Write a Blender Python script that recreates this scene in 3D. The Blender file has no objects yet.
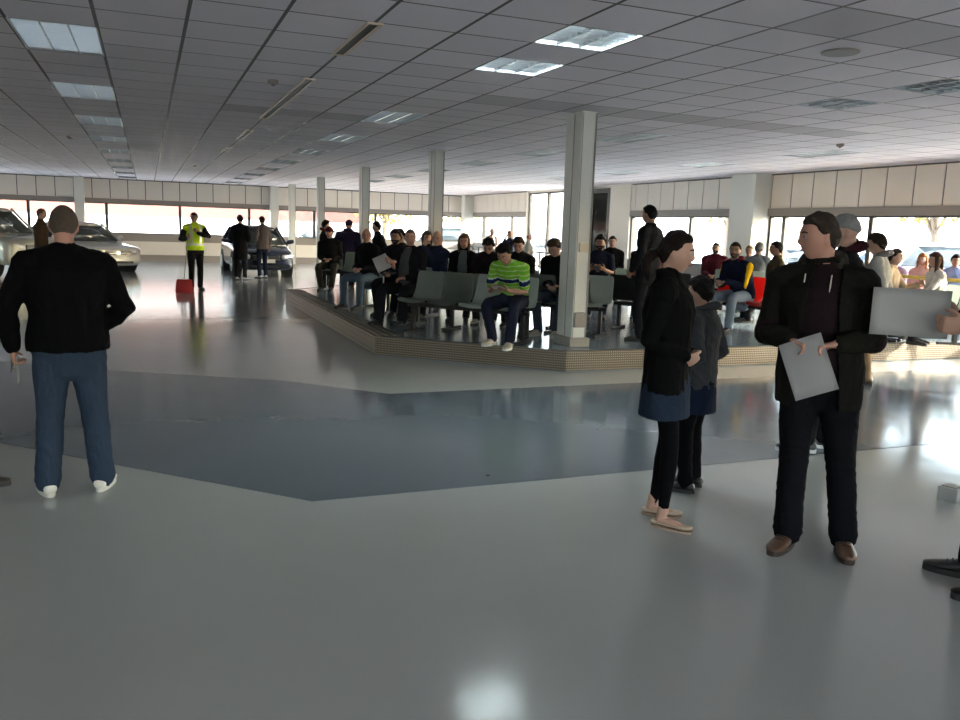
import bpy, bmesh, math, random
import numpy as np
from mathutils import Vector, Matrix, noise
PI = math.pi
SC = bpy.context.scene
COL = SC.collection
random.seed(7)

# ------------------------------------------------------------------ camera
cam_d = bpy.data.cameras.new('camera'); cam = bpy.data.objects.new('camera', cam_d); COL.objects.link(cam)
cam_d.sensor_width = 36.0; cam_d.lens = 814.16 / 960 * 36; cam_d.clip_end = 400; cam_d.clip_start = .05
PITCH, YAW, ROLL = math.radians(9.1317), math.radians(22.271), math.radians(-1.889)
fw = Vector((math.sin(YAW) * math.cos(PITCH), math.cos(YAW) * math.cos(PITCH), -math.sin(PITCH)))
rt = Vector((math.cos(YAW), -math.sin(YAW), 0)); dn = fw.cross(rt)
r2 = rt * math.cos(ROLL) + dn * math.sin(ROLL); d2 = -rt * math.sin(ROLL) + dn * math.cos(ROLL)
cam.matrix_world = Matrix(((r2.x, -d2.x, -fw.x, 0), (r2.y, -d2.y, -fw.y, 0), (r2.z, -d2.z, -fw.z, 1.61), (0, 0, 0, 1)))
SC.camera = cam

# ------------------------------------------------------------------ sky, sun, exposure
EXPOSURE = 3.0
SKY_STRENGTH = 1.0
SUN_STRENGTH = 2.6
world = bpy.data.worlds.new('sky'); SC.world = world; world.use_nodes = True
wn = world.node_tree; bgn = wn.nodes['Background']
sky = wn.nodes.new('ShaderNodeTexSky'); sky.sky_type = 'NISHITA'; sky.sun_disc = False
sky.sun_elevation = math.radians(24); sky.air_density = 1.0; sky.dust_density = 3.0; sky.ozone_density = 1.0
SUN_DIR = Vector((-.90, .44, -math.tan(math.radians(20)))).normalized()     # the way the light travels
sky.sun_rotation = math.atan2(-SUN_DIR.x, -SUN_DIR.y)
mixw = wn.nodes.new('ShaderNodeMix'); mixw.data_type = 'RGBA'; mixw.inputs[0].default_value = .75
wn.links.new(sky.outputs[0], mixw.inputs[6]); mixw.inputs[7].default_value = (.92, .96, 1.0, 1)
wn.links.new(mixw.outputs[2], bgn.inputs[0]); bgn.inputs[1].default_value = SKY_STRENGTH
sun_d = bpy.data.lights.new('sun', 'SUN'); sun_d.energy = SUN_STRENGTH; sun_d.angle = math.radians(.6); sun_d.color = (1, .9, .76)
sun = bpy.data.objects.new('sun', sun_d); COL.objects.link(sun)
sun.rotation_euler = SUN_DIR.to_track_quat('-Z', 'Y').to_euler()
SC.view_settings.view_transform = 'Standard'; SC.view_settings.look = 'None'
SC.view_settings.exposure = EXPOSURE; SC.view_settings.gamma = 1.0; SC.view_settings.use_curve_mapping = False
SC.cycles.use_denoising = True; SC.cycles.denoiser = 'OPENIMAGEDENOISE'; SC.cycles.denoising_prefilter = 'ACCURATE'; SC.cycles.denoising_input_passes = 'RGB_ALBEDO_NORMAL'
SC.cycles.max_bounces = 10; SC.cycles.diffuse_bounces = 5; SC.cycles.glossy_bounces = 4; SC.cycles.transparent_max_bounces = 12
SC.cycles.sample_clamp_indirect = 6.0; SC.cycles.caustics_reflective = False; SC.cycles.caustics_refractive = False

def portal(name, loc, sx, sy, n):
    d = bpy.data.lights.new(name, 'AREA'); d.shape = 'RECTANGLE'; d.size = sx; d.size_y = sy; d.energy = 1
    d.cycles.is_portal = True
    o = bpy.data.objects.new(name, d); COL.objects.link(o); o.location = loc
    o.rotation_euler = Vector(n).to_track_quat('-Z', 'Z').to_euler(); return o

# ------------------------------------------------------------------ helpers
MATS = {}
def mat(name, col, rough=.6, metal=0.0, spec=.5, emit=None, estr=0, var=0, vscale=8, bump=0, bscale=40, coat=0, ior=1.5):
    if name in MATS: return MATS[name]
    m = bpy.data.materials.new(name); m.use_nodes = True; nt = m.node_tree; b = nt.nodes['Principled BSDF']
    b.inputs['Base Color'].default_value = (*col, 1); b.inputs['Roughness'].default_value = rough
    b.inputs['Metallic'].default_value = metal; b.inputs['Specular IOR Level'].default_value = spec; b.inputs['IOR'].default_value = ior
    if coat: b.inputs['Coat Weight'].default_value = coat; b.inputs['Coat Roughness'].default_value = .05
    if emit: b.inputs['Emission Color'].default_value = (*emit, 1); b.inputs['Emission Strength'].default_value = estr
    tc = nt.nodes.new('ShaderNodeTexCoord')
    nz = nt.nodes.new('ShaderNodeTexNoise'); nz.inputs['Scale'].default_value = vscale; nz.inputs['Detail'].default_value = 3
    nt.links.new(tc.outputs['Object'], nz.inputs['Vector'])
    mr = nt.nodes.new('ShaderNodeMapRange'); mr.inputs[3].default_value = 1 - max(var, .03); mr.inputs[4].default_value = 1 + max(var, .03)
    nt.links.new(nz.outputs[0], mr.inputs[0])
    mx = nt.nodes.new('ShaderNodeVectorMath'); mx.operation = 'SCALE'; mx.inputs[0].default_value = col
    nt.links.new(mr.outputs[0], mx.inputs['Scale']); nt.links.new(mx.outputs[0], b.inputs['Base Color'])
    if bump:
        n2 = nt.nodes.new('ShaderNodeTexNoise'); n2.inputs['Scale'].default_value = bscale; n2.inputs['Detail'].default_value = 4
        nt.links.new(tc.outputs['Object'], n2.inputs['Vector'])
        bp = nt.nodes.new('ShaderNodeBump'); bp.inputs['Strength'].default_value = bump; bp.inputs['Distance'].default_value = .02
        nt.links.new(n2.outputs[0], bp.inputs['Height']); nt.links.new(bp.outputs[0], b.inputs['Normal'])
    MATS[name] = m; return m
def cloth(c, rough=.9):
    return mat('fabric_%d_%d_%d' % tuple(int(v * 999) for v in c), c, rough, spec=.06, var=.14, vscale=9, bump=.25, bscale=55)

def obj(name, bm, m, parent=None, smooth=False):
    me = bpy.data.meshes.new(name)
    bmesh.ops.recalc_face_normals(bm, faces=bm.faces)
    bm.to_mesh(me); bm.free()
    for mm in (m if isinstance(m, (list, tuple)) else [m]): me.materials.append(mm)
    if smooth:
        me.polygons.foreach_set('use_smooth', [True] * len(me.polygons))
    o = bpy.data.objects.new(name, me); COL.objects.link(o)
    if parent: o.parent = parent
    return o
def tag(o, label, cat, group=None, kind=None):
    o['label'] = label; o['category'] = cat
    if group: o['group'] = group
    if kind: o['kind'] = kind
    return o
def thing(name, label, cat, loc=(0, 0, 0), rz=0, group=None):
    o = bpy.data.objects.new(name, None); COL.objects.link(o); o.empty_display_size = .1
    o.location = loc; o.rotation_euler = (0, 0, rz); return tag(o, label, cat, group)
def struct(name, bm, m, smooth=False):
    o = obj(name, bm, m, None, smooth); o['kind'] = 'structure'; return o
def kids(o): return [c for c in bpy.data.objects if c.parent == o]
def copy_tree(o, parent=None):
    c = o.copy(); COL.objects.link(c)
    if parent: c.parent = parent
    for ch in list(o.children): copy_tree(ch, c)
    return c
def box(bm, x0, y0, z0, x1, y1, z1, M=None, mi=0, bev=0):
    vs = [bm.verts.new((x, y, z)) for x in (x0, x1) for y in (y0, y1) for z in (z0, z1)]
    fs = [bm.faces.new([vs[i] for i in q]) for q in ((0, 1, 3, 2), (4, 6, 7, 5), (0, 4, 5, 1), (2, 3, 7, 6), (0, 2, 6, 4), (1, 5, 7, 3))]
    for f in fs: f.material_index = mi
    if bev:
        es = list({e for f in fs for e in f.edges})
        r = bmesh.ops.bevel(bm, geom=es, offset=bev, segments=2, affect='EDGES', profile=.5)
        vs = list({v for f in r['faces'] for v in f.verts} | {v for v in vs if v.is_valid})
        if M is not None:
            seen = set(vs)
            for v in seen: v.co = M @ v.co
        return vs
    if M is not None:
        for v in vs: v.co = M @ v.co
    return vs
def ortho(t, side):
    a = side - t * side.dot(t)
    if a.length < 1e-4: a = t.orthogonal()
    return a.normalized()
def loft(bm, pts, rad, side=(1, 0, 0), seg=14, cap=True, sq=1.0, mi=0, flat0=False):
    """closed tube through pts; rad = (rx, ry) per point, rx along side"""
    P = [Vector(p) for p in pts]; R = [(r, r) if not isinstance(r, (tuple, list)) else tuple(r) for r in rad]
    side = Vector(side)
    def tang(i):
        a = P[max(i - 1, 0)]; b = P[min(i + 1, len(P) - 1)]; t = b - a
        return t.normalized() if t.length > 1e-7 else Vector((0, 0, 1))
    T = [tang(i) for i in range(len(P))]
    if cap:
        ra = min(R[0]); rb = min(R[-1]); t0, t1 = T[0], T[-1]
        heads = [(P[0] - t0 * ra * k, (R[0][0] - ra * (1 - s), R[0][1] - ra * (1 - s)), t0) for k, s in ((.92, .39), (.6, .8))]
        tails = [(P[-1] + t1 * rb * k, (R[-1][0] - rb * (1 - s), R[-1][1] - rb * (1 - s)), t1) for k, s in ((.6, .8), (.92, .39))]
    else: heads = tails = []
    if flat0: heads = []
    allr = heads + list(zip(P, R, T)) + tails
    rings = []
    for p, (rx, ry), t in allr:
        a = ortho(t, side); b = t.cross(a); ring = []
        for k in range(seg):
            c, s = math.cos(2 * PI * k / seg), math.sin(2 * PI * k / seg)
            if sq != 1: c = math.copysign(abs(c) ** sq, c); s = math.copysign(abs(s) ** sq, s)
            ring.append(bm.verts.new(p + a * (c * rx) + b * (s * ry)))
        rings.append(ring)
    for A, B in zip(rings, rings[1:]):
        for k in range(seg):
            f = bm.faces.new((A[k], A[(k + 1) % seg], B[(k + 1) % seg], B[k])); f.material_index = mi
    f = bm.faces.new(list(reversed(rings[0]))); f.material_index = mi
    f = bm.faces.new(rings[-1]); f.material_index = mi
    return [v for r in rings for v in r]
def cyl(bm, p0, p1, r, seg=14, mi=0): return loft(bm, [p0, p1], [r, r], (1, 0, 0) if abs((Vector(p1) - Vector(p0)).normalized().x) < .9 else (0, 1, 0), seg, False, mi=mi)
def new(): return bmesh.new()
def boxo(name, dims, m, parent=None, bev=0):
    bm = new(); box(bm, *dims, bev=bev); return obj(name, bm, m, parent)
def azi(X, Y, ang):
    """heading (rotation about z of a figure that looks along +Y) so that it faces the room's entrance turned by ang degrees"""
    r = math.hypot(X, Y); t = Vector((-X / r, -Y / r)); s = Vector((Y / r, -X / r))
    h = t * math.cos(math.radians(ang)) + s * math.sin(math.radians(ang))
    return math.atan2(-h.x, h.y)

# ------------------------------------------------------------------ materials
def panel_mat(name, col, rough=.55): return mat(name, col, rough, var=.04, vscale=1.5)
M_WALL = panel_mat('cream_wall_paint', (.70, .65, .59))
M_PANEL = panel_mat('cream_wall_panel', (.70, .64, .575))
M_JOINT = mat('dark_joint_strip', (.05, .045, .04), .6)
M_COLUMN = panel_mat('white_column_paint', (.62, .62, .58), .4)
M_DARKFRAME = mat('dark_window_frame', (.035, .03, .028), .4)
M_SILL = panel_mat('grey_sill_paint', (.25, .22, .20))
M_BLACK = mat('black_metal', (.012, .012, .013), .45)
M_CHROME = mat('brushed_metal', (.55, .54, .52), .3, 1.0)
M_WHITEPLASTIC = mat('white_plastic', (.7, .7, .68), .4)
M_BEIGE = mat('beige_plastic', (.55, .48, .36), .5)

def floor_mat(name, col, rough):
    m = bpy.data.materials.new(name); m.use_nodes = True; nt = m.node_tree; b = nt.nodes['Principled BSDF']
    L = nt.links.new; N = nt.nodes.new
    tc = N('ShaderNodeTexCoord'); n1 = N('ShaderNodeTexNoise'); n1.inputs['Scale'].default_value = .7; n1.inputs['Detail'].default_value = 5
    L(tc.outputs['Object'], n1.inputs['Vector'])
    mr = N('ShaderNodeMapRange'); mr.inputs[3].default_value = .9; mr.inputs[4].default_value = 1.1; L(n1.outputs[0], mr.inputs[0])
    v = N('ShaderNodeVectorMath'); v.operation = 'SCALE'; v.inputs[0].default_value = col; L(mr.outputs[0], v.inputs['Scale'])
    vo = N('ShaderNodeTexVoronoi'); vo.inputs['Scale'].default_value = 1.3; vo.inputs['Randomness'].default_value = 1; L(tc.outputs['Object'], vo.inputs['Vector'])
    cmp_ = N('ShaderNodeMath'); cmp_.operation = 'LESS_THAN'; cmp_.inputs[1].default_value = .022; L(vo.outputs['Distance'], cmp_.inputs[0])
    mx = N('ShaderNodeMix'); mx.data_type = 'RGBA'; L(cmp_.outputs[0], mx.inputs[0]); L(v.outputs[0], mx.inputs[6]); mx.inputs[7].default_value = (col[0] * .55, col[1] * .55, col[2] * .5, 1)
    L(mx.outputs[2], b.inputs['Base Color'])
    n3 = N('ShaderNodeTexNoise'); n3.inputs['Scale'].default_value = 2.2; n3.inputs['Detail'].default_value = 4; L(tc.outputs['Object'], n3.inputs['Vector'])
    m3 = N('ShaderNodeMapRange'); m3.inputs[3].default_value = rough * .93; m3.inputs[4].default_value = rough * 1.08; L(n3.outputs[0], m3.inputs[0]); L(m3.outputs[0], b.inputs['Roughness'])
    n4 = N('ShaderNodeTexNoise'); n4.inputs['Scale'].default_value = 1.6; n4.inputs['Detail'].default_value = 2; L(tc.outputs['Object'], n4.inputs['Vector'])
    n5 = N('ShaderNodeTexNoise'); n5.inputs['Scale'].default_value = 9; n5.inputs['Detail'].default_value = 1; L(tc.outputs['Object'], n5.inputs['Vector'])
    ad = N('ShaderNodeMath'); ad.operation = 'MULTIPLY_ADD'; L(n5.outputs[0], ad.inputs[0]); ad.inputs[1].default_value = .12; L(n4.outputs[0], ad.inputs[2])
    bp = N('ShaderNodeBump'); bp.inputs['Strength'].default_value = .25; bp.inputs['Distance'].default_value = .010; L(ad.outputs[0], bp.inputs['Height']); L(bp.outputs[0], b.inputs['Normal'])
    b.inputs['IOR'].default_value = 1.55
    return m
M_FLOOR = floor_mat('light_grey_epoxy_floor', (.36, .365, .355), .13)
M_BAND = floor_mat('dark_grey_epoxy_floor', (.122, .143, .166), .13)
M_PLAT = floor_mat('blue_grey_platform_floor', (.19, .24, .28), .17)

def tread_mat():
    m = bpy.data.materials.new('aluminium_tread_plate'); m.use_nodes = True; nt = m.node_tree; b = nt.nodes['Principled BSDF']
    L = nt.links.new; N = nt.nodes.new
    b.inputs['Base Color'].default_value = (.17, .145, .11, 1); b.inputs['Metallic'].default_value = .6; b.inputs['Roughness'].default_value = .42
    tc = N('ShaderNodeTexCoord'); mp = N('ShaderNodeMapping'); mp.inputs['Scale'].default_value = (1, 1, 1); L(tc.outputs['Object'], mp.inputs['Vector'])
    sx = N('ShaderNodeSeparateXYZ'); L(mp.outputs[0], sx.inputs[0])
    a = N('ShaderNodeMath'); a.operation = 'ADD'; L(sx.outputs[0], a.inputs[0])
    y2 = N('ShaderNodeMath'); y2.operation = 'MULTIPLY'; L(sx.outputs[1], y2.inputs[0]); y2.inputs[1].default_value = -1; L(y2.outputs[0], a.inputs[1])
    def wave(sign):
        s = N('ShaderNodeMath'); s.operation = 'MULTIPLY_ADD'; L(sx.outputs[2], s.inputs[0]); s.inputs[1].default_value = sign * 1.0; L(a.outputs[0], s.inputs[2])
        k = N('ShaderNodeMath'); k.operation = 'MULTIPLY'; L(s.outputs[0], k.inputs[0]); k.inputs[1].default_value = 110
        q = N('ShaderNodeMath'); q.operation = 'SINE'; L(k.outputs[0], q.inputs[0]); return q
    p = N('ShaderNodeMath'); p.operation = 'MULTIPLY'; L(wave(1).outputs[0], p.inputs[0]); L(wave(-1).outputs[0], p.inputs[1])
    r = N('ShaderNodeMapRange'); r.inputs[1].default_value = .2; r.inputs[2].default_value = .7; L(p.outputs[0], r.inputs[0])
    cm = N('ShaderNodeMix'); cm.data_type = 'RGBA'; L(r.outputs[0], cm.inputs[0]); cm.inputs[6].default_value = (.12, .10, .08, 1); cm.inputs[7].default_value = (.42, .36, .28, 1); L(cm.outputs[2], b.inputs['Base Color'])
    bp = N('ShaderNodeBump'); bp.inputs['Strength'].default_value = .8; bp.inputs['Distance'].default_value = .004; L(r.outputs[0], bp.inputs['Height']); L(bp.outputs[0], b.inputs['Normal'])
    return m
M_TREAD = tread_mat()

X0, Y0, G = -.2992, 4.5957, .60222          # the ceiling grid: lines at X0 + G i and Y0 + G j
def ceiling_mat():
    m = bpy.data.materials.new('ceiling_tiles_in_dark_grid'); m.use_nodes = True; nt = m.node_tree; b = nt.nodes['Principled BSDF']
    L = nt.links.new; N = nt.nodes.new
    tc = N('ShaderNodeTexCoord'); sx = N('ShaderNodeSeparateXYZ'); L(tc.outputs['Object'], sx.inputs[0])
    def mth(op, a, bb=None, c=None):
        n = N('ShaderNodeMath'); n.operation = op
        for i, v in enumerate((a, bb, c)):
            if v is None: continue
            if isinstance(v, (int, float)): n.inputs[i].default_value = v
            else: L(v, n.inputs[i])
        return n.outputs[0]
    u = mth('DIVIDE', mth('SUBTRACT', sx.outputs[0], X0), G); v = mth('DIVIDE', mth('SUBTRACT', sx.outputs[1], Y0), G)
    def line(t, w):
        f = mth('FRACT', t); d = mth('MINIMUM', f, mth('SUBTRACT', 1.0, f)); return mth('LESS_THAN', d, w)
    ln = mth('MAXIMUM', line(u, .022), line(v, .017))
    fu, fv = mth('FLOOR', u), mth('FLOOR', v)
    cb = N('ShaderNodeCombineXYZ'); L(fu, cb.inputs[0]); L(fv, cb.inputs[1])
    wn_ = N('ShaderNodeTexWhiteNoise'); wn_.noise_dimensions = '2D'; L(cb.outputs[0], wn_.inputs['Vector'])
    tint = N('ShaderNodeMapRange'); tint.inputs[3].default_value = .93; tint.inputs[4].default_value = 1.05; L(wn_.outputs[0], tint.inputs[0])
    # three rows of darker tiles
    def band(j0, i0, i1):
        return mth('MULTIPLY', mth('COMPARE', fv, j0, .3), mth('MULTIPLY', mth('GREATER_THAN', fu, i0 - .5), mth('LESS_THAN', fu, i1 + .5)))
    dk = mth('MAXIMUM', mth('MAXIMUM', band(-1, 7, 12), band(6, 6, 14)), band(10, 2, 4))
    shade = mth('MULTIPLY', tint.outputs[0], mth('SUBTRACT', 1.0, mth('MULTIPLY', dk, .28)))
    base = N('ShaderNodeVectorMath'); base.operation = 'SCALE'; base.inputs[0].default_value = (.74, .69, .75); L(shade, base.inputs['Scale'])
    mx = N('ShaderNodeMix'); mx.data_type = 'RGBA'; L(ln, mx.inputs[0]); L(base.outputs[0], mx.inputs[6]); mx.inputs[7].default_value = (.05, .045, .045, 1)
    L(mx.outputs[2], b.inputs['Base Color'])
    b.inputs['Specular IOR Level'].default_value = .25
    ro = mth('SUBTRACT', .75, mth('MULTIPLY', ln, .2)); L(ro, b.inputs['Roughness'])
    n5 = N('ShaderNodeTexNoise'); n5.inputs['Scale'].default_value = 60; L(tc.outputs['Object'], n5.inputs['Vector'])
    hh = mth('SUBTRACT', mth('MULTIPLY', n5.outputs[0], .02), mth('MULTIPLY', ln, .5))
    bp = N('ShaderNodeBump'); bp.inputs['Strength'].default_value = .3; bp.inputs['Distance'].default_value = .01; L(hh, bp.inputs['Height']); L(bp.outputs[0], b.inputs['Normal'])
    return m
M_CEIL = ceiling_mat()
def glass_mat(name, tint=(.95, .98, .97), refl=.06):
    m = bpy.data.materials.new(name); m.use_nodes = True; nt = m.node_tree; nt.nodes.clear(); N = nt.nodes.new; L = nt.links.new
    out = N('ShaderNodeOutputMaterial'); t = N('ShaderNodeBsdfTransparent'); t.inputs[0].default_value = (*tint, 1)
    g = N('ShaderNodeBsdfGlossy'); g.inputs['Roughness'].default_value = .02; mx = N('ShaderNodeMixShader'); fr = N('ShaderNodeFresnel'); fr.inputs[0].default_value = 1.07
    L(fr.outputs[0], mx.inputs[0]); L(t.outputs[0], mx.inputs[1]); L(g.outputs[0], mx.inputs[2]); L(mx.outputs[0], out.inputs[0]); return m
M_GLASS = glass_mat('clear_window_glass')
M_DARKGLASS = mat('dark_door_glass', (.012, .014, .014), .08, spec=.15, ior=1.2)

# ------------------------------------------------------------------ the room
CH = 3.0; XR = 12.7; YF = 33.5; XL = -16.0; YB = -7.0
bm = new(); box(bm, XL, YB, -.1, XR + .15, YF + .2, 0); struct('floor', bm, M_FLOOR)
bm = new()       # the painted walkway: a darker band that bends at 45 degrees
outl = [(4.46 + 8.2, 4.6), (.85, 4.6), (-4.6, 10.05), (-4.6, 12.2), (-.5, 9.4), (1.22, 8.42), (2.13, 7.5), (12.66, 7.42)]
outl[0] = (12.66, 4.55)
lo = [bm.verts.new((x, y, -.002)) for x, y in outl]; hi = [bm.verts.new((x, y, .003)) for x, y in outl]
bm.faces.new(hi); bm.faces.new(list(reversed(lo)))
for k in range(len(lo)): bm.faces.new((lo[k], lo[(k + 1) % len(lo)], hi[(k + 1) % len(lo)], hi[k]))
struct('floor_painted_band', bm, M_BAND)

lights12, lights11 = [], []
for i, js in ((-1, (-1, 4, 9, 14, 19, 24, 29, 34, 39, 44)), (5, (9, 14, 19, 24, 29, 34, 39, 44)), (11, (9, 14, 19, 24, 29, 34)), (17, (9, 14, 19, 24))):
    lights12 += [(i, j) for j in js]
for i in (5, 11): lights11 += [(i, 1), (i, 3), (i, -2)]
lights11 += [(17, 3)]
speaker_cell = (8, 0)
holes = {(i, j) for i, j in lights12} | {(i, j + 1) for i, j in lights12} | set(lights11)
bm = new(); vg = {}
i0, i1, j0, j1 = -26, 22, -20, 48
def gv(i, j):
    if (i, j) not in vg:
        x = XL if i == i0 else (XR + .1 if i == i1 else X0 + G * i); y = YB if j == j0 else (YF + .1 if j == j1 + 0 else Y0 + G * j)
        vg[i, j] = bm.verts.new((x, y, CH))
    return vg[i, j]
for i in range(i0, i1):
    for j in range(j0, j1):
        if (i, j) in holes: continue
        bm.faces.new((gv(i, j), gv(i, j + 1), gv(i + 1, j + 1), gv(i + 1, j)))
struct('ceiling', bm, M_CEIL)
bm = new(); box(bm, XL, YB, CH + .25, XR + .15, YF + .2, CH + .35); struct('ceiling_roof_deck', bm, M_WALL)

# far wall, y = YF; right wall, x = XR
def slab(T, u0, u1, w0, w1, z0, z1, bm, bev=0):
    vs = box(bm, u0, w0, z0, u1, w1, z1)
    for v in vs: v.co = T(v.co)
TF = lambda c: Vector((c.x, YF + c.y, c.z))
TR = lambda c: Vector((XR + c.y, c.x, c.z))
def win_wall(side, T, u0, u1, zlo, zhi, first, tall=()):
    # apron below the glass, dark skirting, ledge; upper panels with dark joints; header band
    bm = new(); slab(T, u0, u1, 0, .16, 0, zlo - .28, bm); slab(T, u0, u1, 0, .16, zhi + .16, CH, bm); struct('wall_' + side, bm, M_WALL)
    bm = new(); slab(T, u0, u1, -.03, .17, zlo - .28, zlo, bm); struct('trim_%s_sill' % side, bm, M_SILL)
    bm = new(); slab(T, u0, u1, -.02, 0, 0, .24, bm); struct('baseboard_' + side, bm, M_SILL)
    bm = new(); slab(T, u0, u1, -.05, .16, zhi, zhi + .16, bm); struct('trim_%s_header' % side, bm, M_SILL)
    bm = new(); slab(T, u0, u1, -.03, .01, CH - .03, CH, bm)
    k = math.ceil((u0 - first) / G)
    u = first + k * G; js = []
    while u < u1: js.append(u); u += G
    bm2 = new(); prev = u0
    for q in js + [u1]:
        if q - prev > .05: slab(T, prev + .014, q - .014, -.025, .005, zhi + .17, CH - .03, bm2)
        prev = q
    struct('wall_%s_panels' % side, bm2, M_PANEL); bm.free()
    bm = new(); slab(T, u0, u1, -.012, -.002, zhi + .17, CH, bm); struct('trim_%s_joints' % side, bm, M_JOINT)
wcount = [0]
def window(T, u0, u1, zlo, zhi, fr=.05):
    wcount[0] += 1; n = wcount[0]
    o = bpy.data.objects.new('window_%d' % n, None); COL.objects.link(o); o['kind'] = 'structure'
    bm = new()
    slab(T, u0, u0 + fr, .02, .11, zlo, zhi, bm); slab(T, u1 - fr, u1, .02, .11, zlo, zhi, bm)
    slab(T, u0 + fr, u1 - fr, .02, .11, zlo, zlo + fr * .7, bm); slab(T, u0 + fr, u1 - fr, .02, .11, zhi - fr * .7, zhi, bm)
    obj('window_frame', bm, M_DARKFRAME, o)
    bm = new(); slab(T, u0 + fr, u1 - fr, .06, .066, zlo + fr * .7, zhi - fr * .7, bm); obj('window_glass', bm, M_GLASS, o)
ZL, ZH = 1.02, 2.12
win_wall('far', TF, XL, XR + .15, ZL, ZH, X0 + .28)
u = -16.67
while u < 12.5:
    a, b = max(u, XL), min(u + 2.55, XR)
    window(TF, a, b, ZL, ZH); u += 2.55
portal('portal_far', (XL / 2 + XR / 2, YF + .2, (ZL + ZH) / 2), XR - XL, ZH - ZL, (0, -1, 0))
# right wall: low window ribbon, a dark door bay and full height glazing far back
ZLR, ZHR = .9, 2.1
def right_run(tagname, y0, y1): win_wall(tagname, TR, y0, y1, ZLR, ZHR, 14.46)
right_run('right', 2.6, 20.1)
bm = new(); slab(TR, YB, 2.6, 0, .16, 0, CH, bm); struct('wall_right_unseen', bm, M_WALL)  # unseen stretch kept windowless to darken the right foreground
for a, b in ((2.6, 3.9), (3.9, 6.4), (6.4, 9.1), (9.1, 11.75), (11.75, 14.06), (14.06, 14.5), (15.35, 17.36), (17.36, 20.1)): window(TR, a, b, ZLR, ZHR)
win_wall('right_rear', TR, 27.0, YF, ZL, ZH, 27.1)
for a, b in ((27.0, 28.4), (28.4, 31.2), (31.2, YF)): window(TR, a, b, ZL, ZH)
for a, b in ((22.5, 25.4), (25.4, 26.9)): window(TR, a, b, .12, 2.93, .07)
bm = new(); slab(TR, 20.1, 21.2, -.05, .16, 0, CH, bm); slab(TR, 26.9, 27.0, -.05, .16, 0, CH, bm); slab(TR, 22.4, 26.9, 0, .16, 0, .12, bm); slab(TR, 21.2, 26.9, 0, .16, 2.93, CH, bm); struct('wall_right_piers', bm, M_WALL)
portal('portal_right', (XR + .25, (2.6 + 20.1) / 2, (ZLR + ZHR) / 2), 20.1 - 2.6, ZHR - ZLR, (-1, 0, 0))
portal('portal_tall', (XR + .25, 26.5, 1.5), 8.6, 2.8, (-1, 0, 0))
# dark glass door bay
d = bpy.data.objects.new('door_1', None); COL.objects.link(d); d['kind'] = 'structure'
bm = new()
for a, b, z0, z1 in ((21.2, 21.34, 0, 2.93), (22.28, 22.4, 0, 2.93), (21.34, 22.28, 2.8, 2.93), (21.34, 22.28, 0, .1)): slab(TR, a, b, -.06, .12, z0, z1, bm)
obj('door_frame', bm, M_BLACK, d)
bm = new(); slab(TR, 21.34, 22.28, .0, .02, .1, 2.8, bm); obj('door_glass', bm, M_DARKGLASS, d)
bm = new(); cyl(bm, (XR - .09, 21.27, .9), (XR - .09, 21.27, 1.5), .015); obj('door_handle', bm, M_CHROME, d)
# unseen sides close the hall; their windows are added to light the room
bm = new(); box(bm, XL - .15, YB, 0, XL, 17, CH); box(bm, XL - .15, 17, 0, XL, YF, .95); box(bm, XL - .15, 17, 2.15, XL, YF, CH); struct('wall_left', bm, M_WALL)
TL = lambda c: Vector((XL - c.y, c.x, c.z))
for a in np.arange(17, YF - .1, 3.3): window(TL, a, a + 3.3, .95, 2.15)  # added out of view to brighten the far end of the hall
portal('portal_left', (XL - .2, (17 + YF) / 2, 1.55), YF - 17, 1.2, (1, 0, 0))
bm = new(); box(bm, XL, YB - .15, 0, XR + .15, YB, .8); box(bm, XL, YB - .15, 2.5, XR + .15, YB, CH); box(bm, XL, YB - .15, .8, -8, YB, 2.5); box(bm, 8.5, YB - .15, .8, XR + .15, YB, 2.5); struct('wall_back', bm, M_WALL)
TB = lambda c: Vector((c.x, YB - c.y, c.z))
for a in np.arange(-8, 8.4, 3.3): window(TB, a, a + 3.3, .8, 2.5)  # added glazing behind the camera, sized to brighten the near floor
portal('portal_back', (.25, YB - .25, 1.65), 16.5, 1.7, (0, 1, 0))

# pilasters on the walls
bm = new(); box(bm, 12.25, 14.5, 0, XR + .05, 15.3, CH, bev=.01); struct('wall_right_pilaster', bm, M_COLUMN)
for nm, x in (('a', -2.4), ('b', 4.5)):
    bm = new(); box(bm, x, YF - .35, 0, x + .32, YF + .02, CH, bev=.01); struct('wall_far_pilaster', bm, M_COLUMN)
bm = new(); box(bm, XR - .42, YF - 1.3, 0, XR + .02, YF - .9, CH, bev=.01); struct('wall_far_corner_pier', bm, M_COLUMN)

# free standing columns
def column(x, y, wx, wy, plat, label, boxes=False):
    zb = .24 if plat else 0; hx, hy = wx / 2, wy / 2
    c = thing('support_column', label, 'column', (x, y, zb), 0, 'white columns in a line down the hall')
    h = CH - zb; bm = new(); box(bm, -hx, -hy, .11, hx, hy, h, bev=.005); obj('shaft', bm, M_COLUMN, c)
    bm = new(); box(bm, -hx + .012, -hy - .004, .11, -hx + .02, -hy + .001, h - .02); box(bm, -hx - .004, -.02, .11, -hx + .001, -.008, h - .02); box(bm, hx - .022, -hy - .012, .12, hx - .006, -hy + .001, h - .02)
    obj('joint', bm, M_SILL, c)
    bm = new(); box(bm, -hx - .035, -hy - .035, 0, hx + .035, hy + .035, .11, bev=.006); obj('skirting', bm, mat('grey_vinyl_skirting', (.22, .2, .17), .5), c)
    if boxes:
        bm = new(); box(bm, -.06, -hy - .03, 1.14, .06, -hy + .001, 1.25, bev=.004); obj('wall_switch', bm, M_BEIGE, c)
        bm = new(); box(bm, -.085, -hy - .045, .24, .055, -hy + .001, .42, bev=.006); obj('socket_box', bm, M_SILL, c)
    return c
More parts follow.
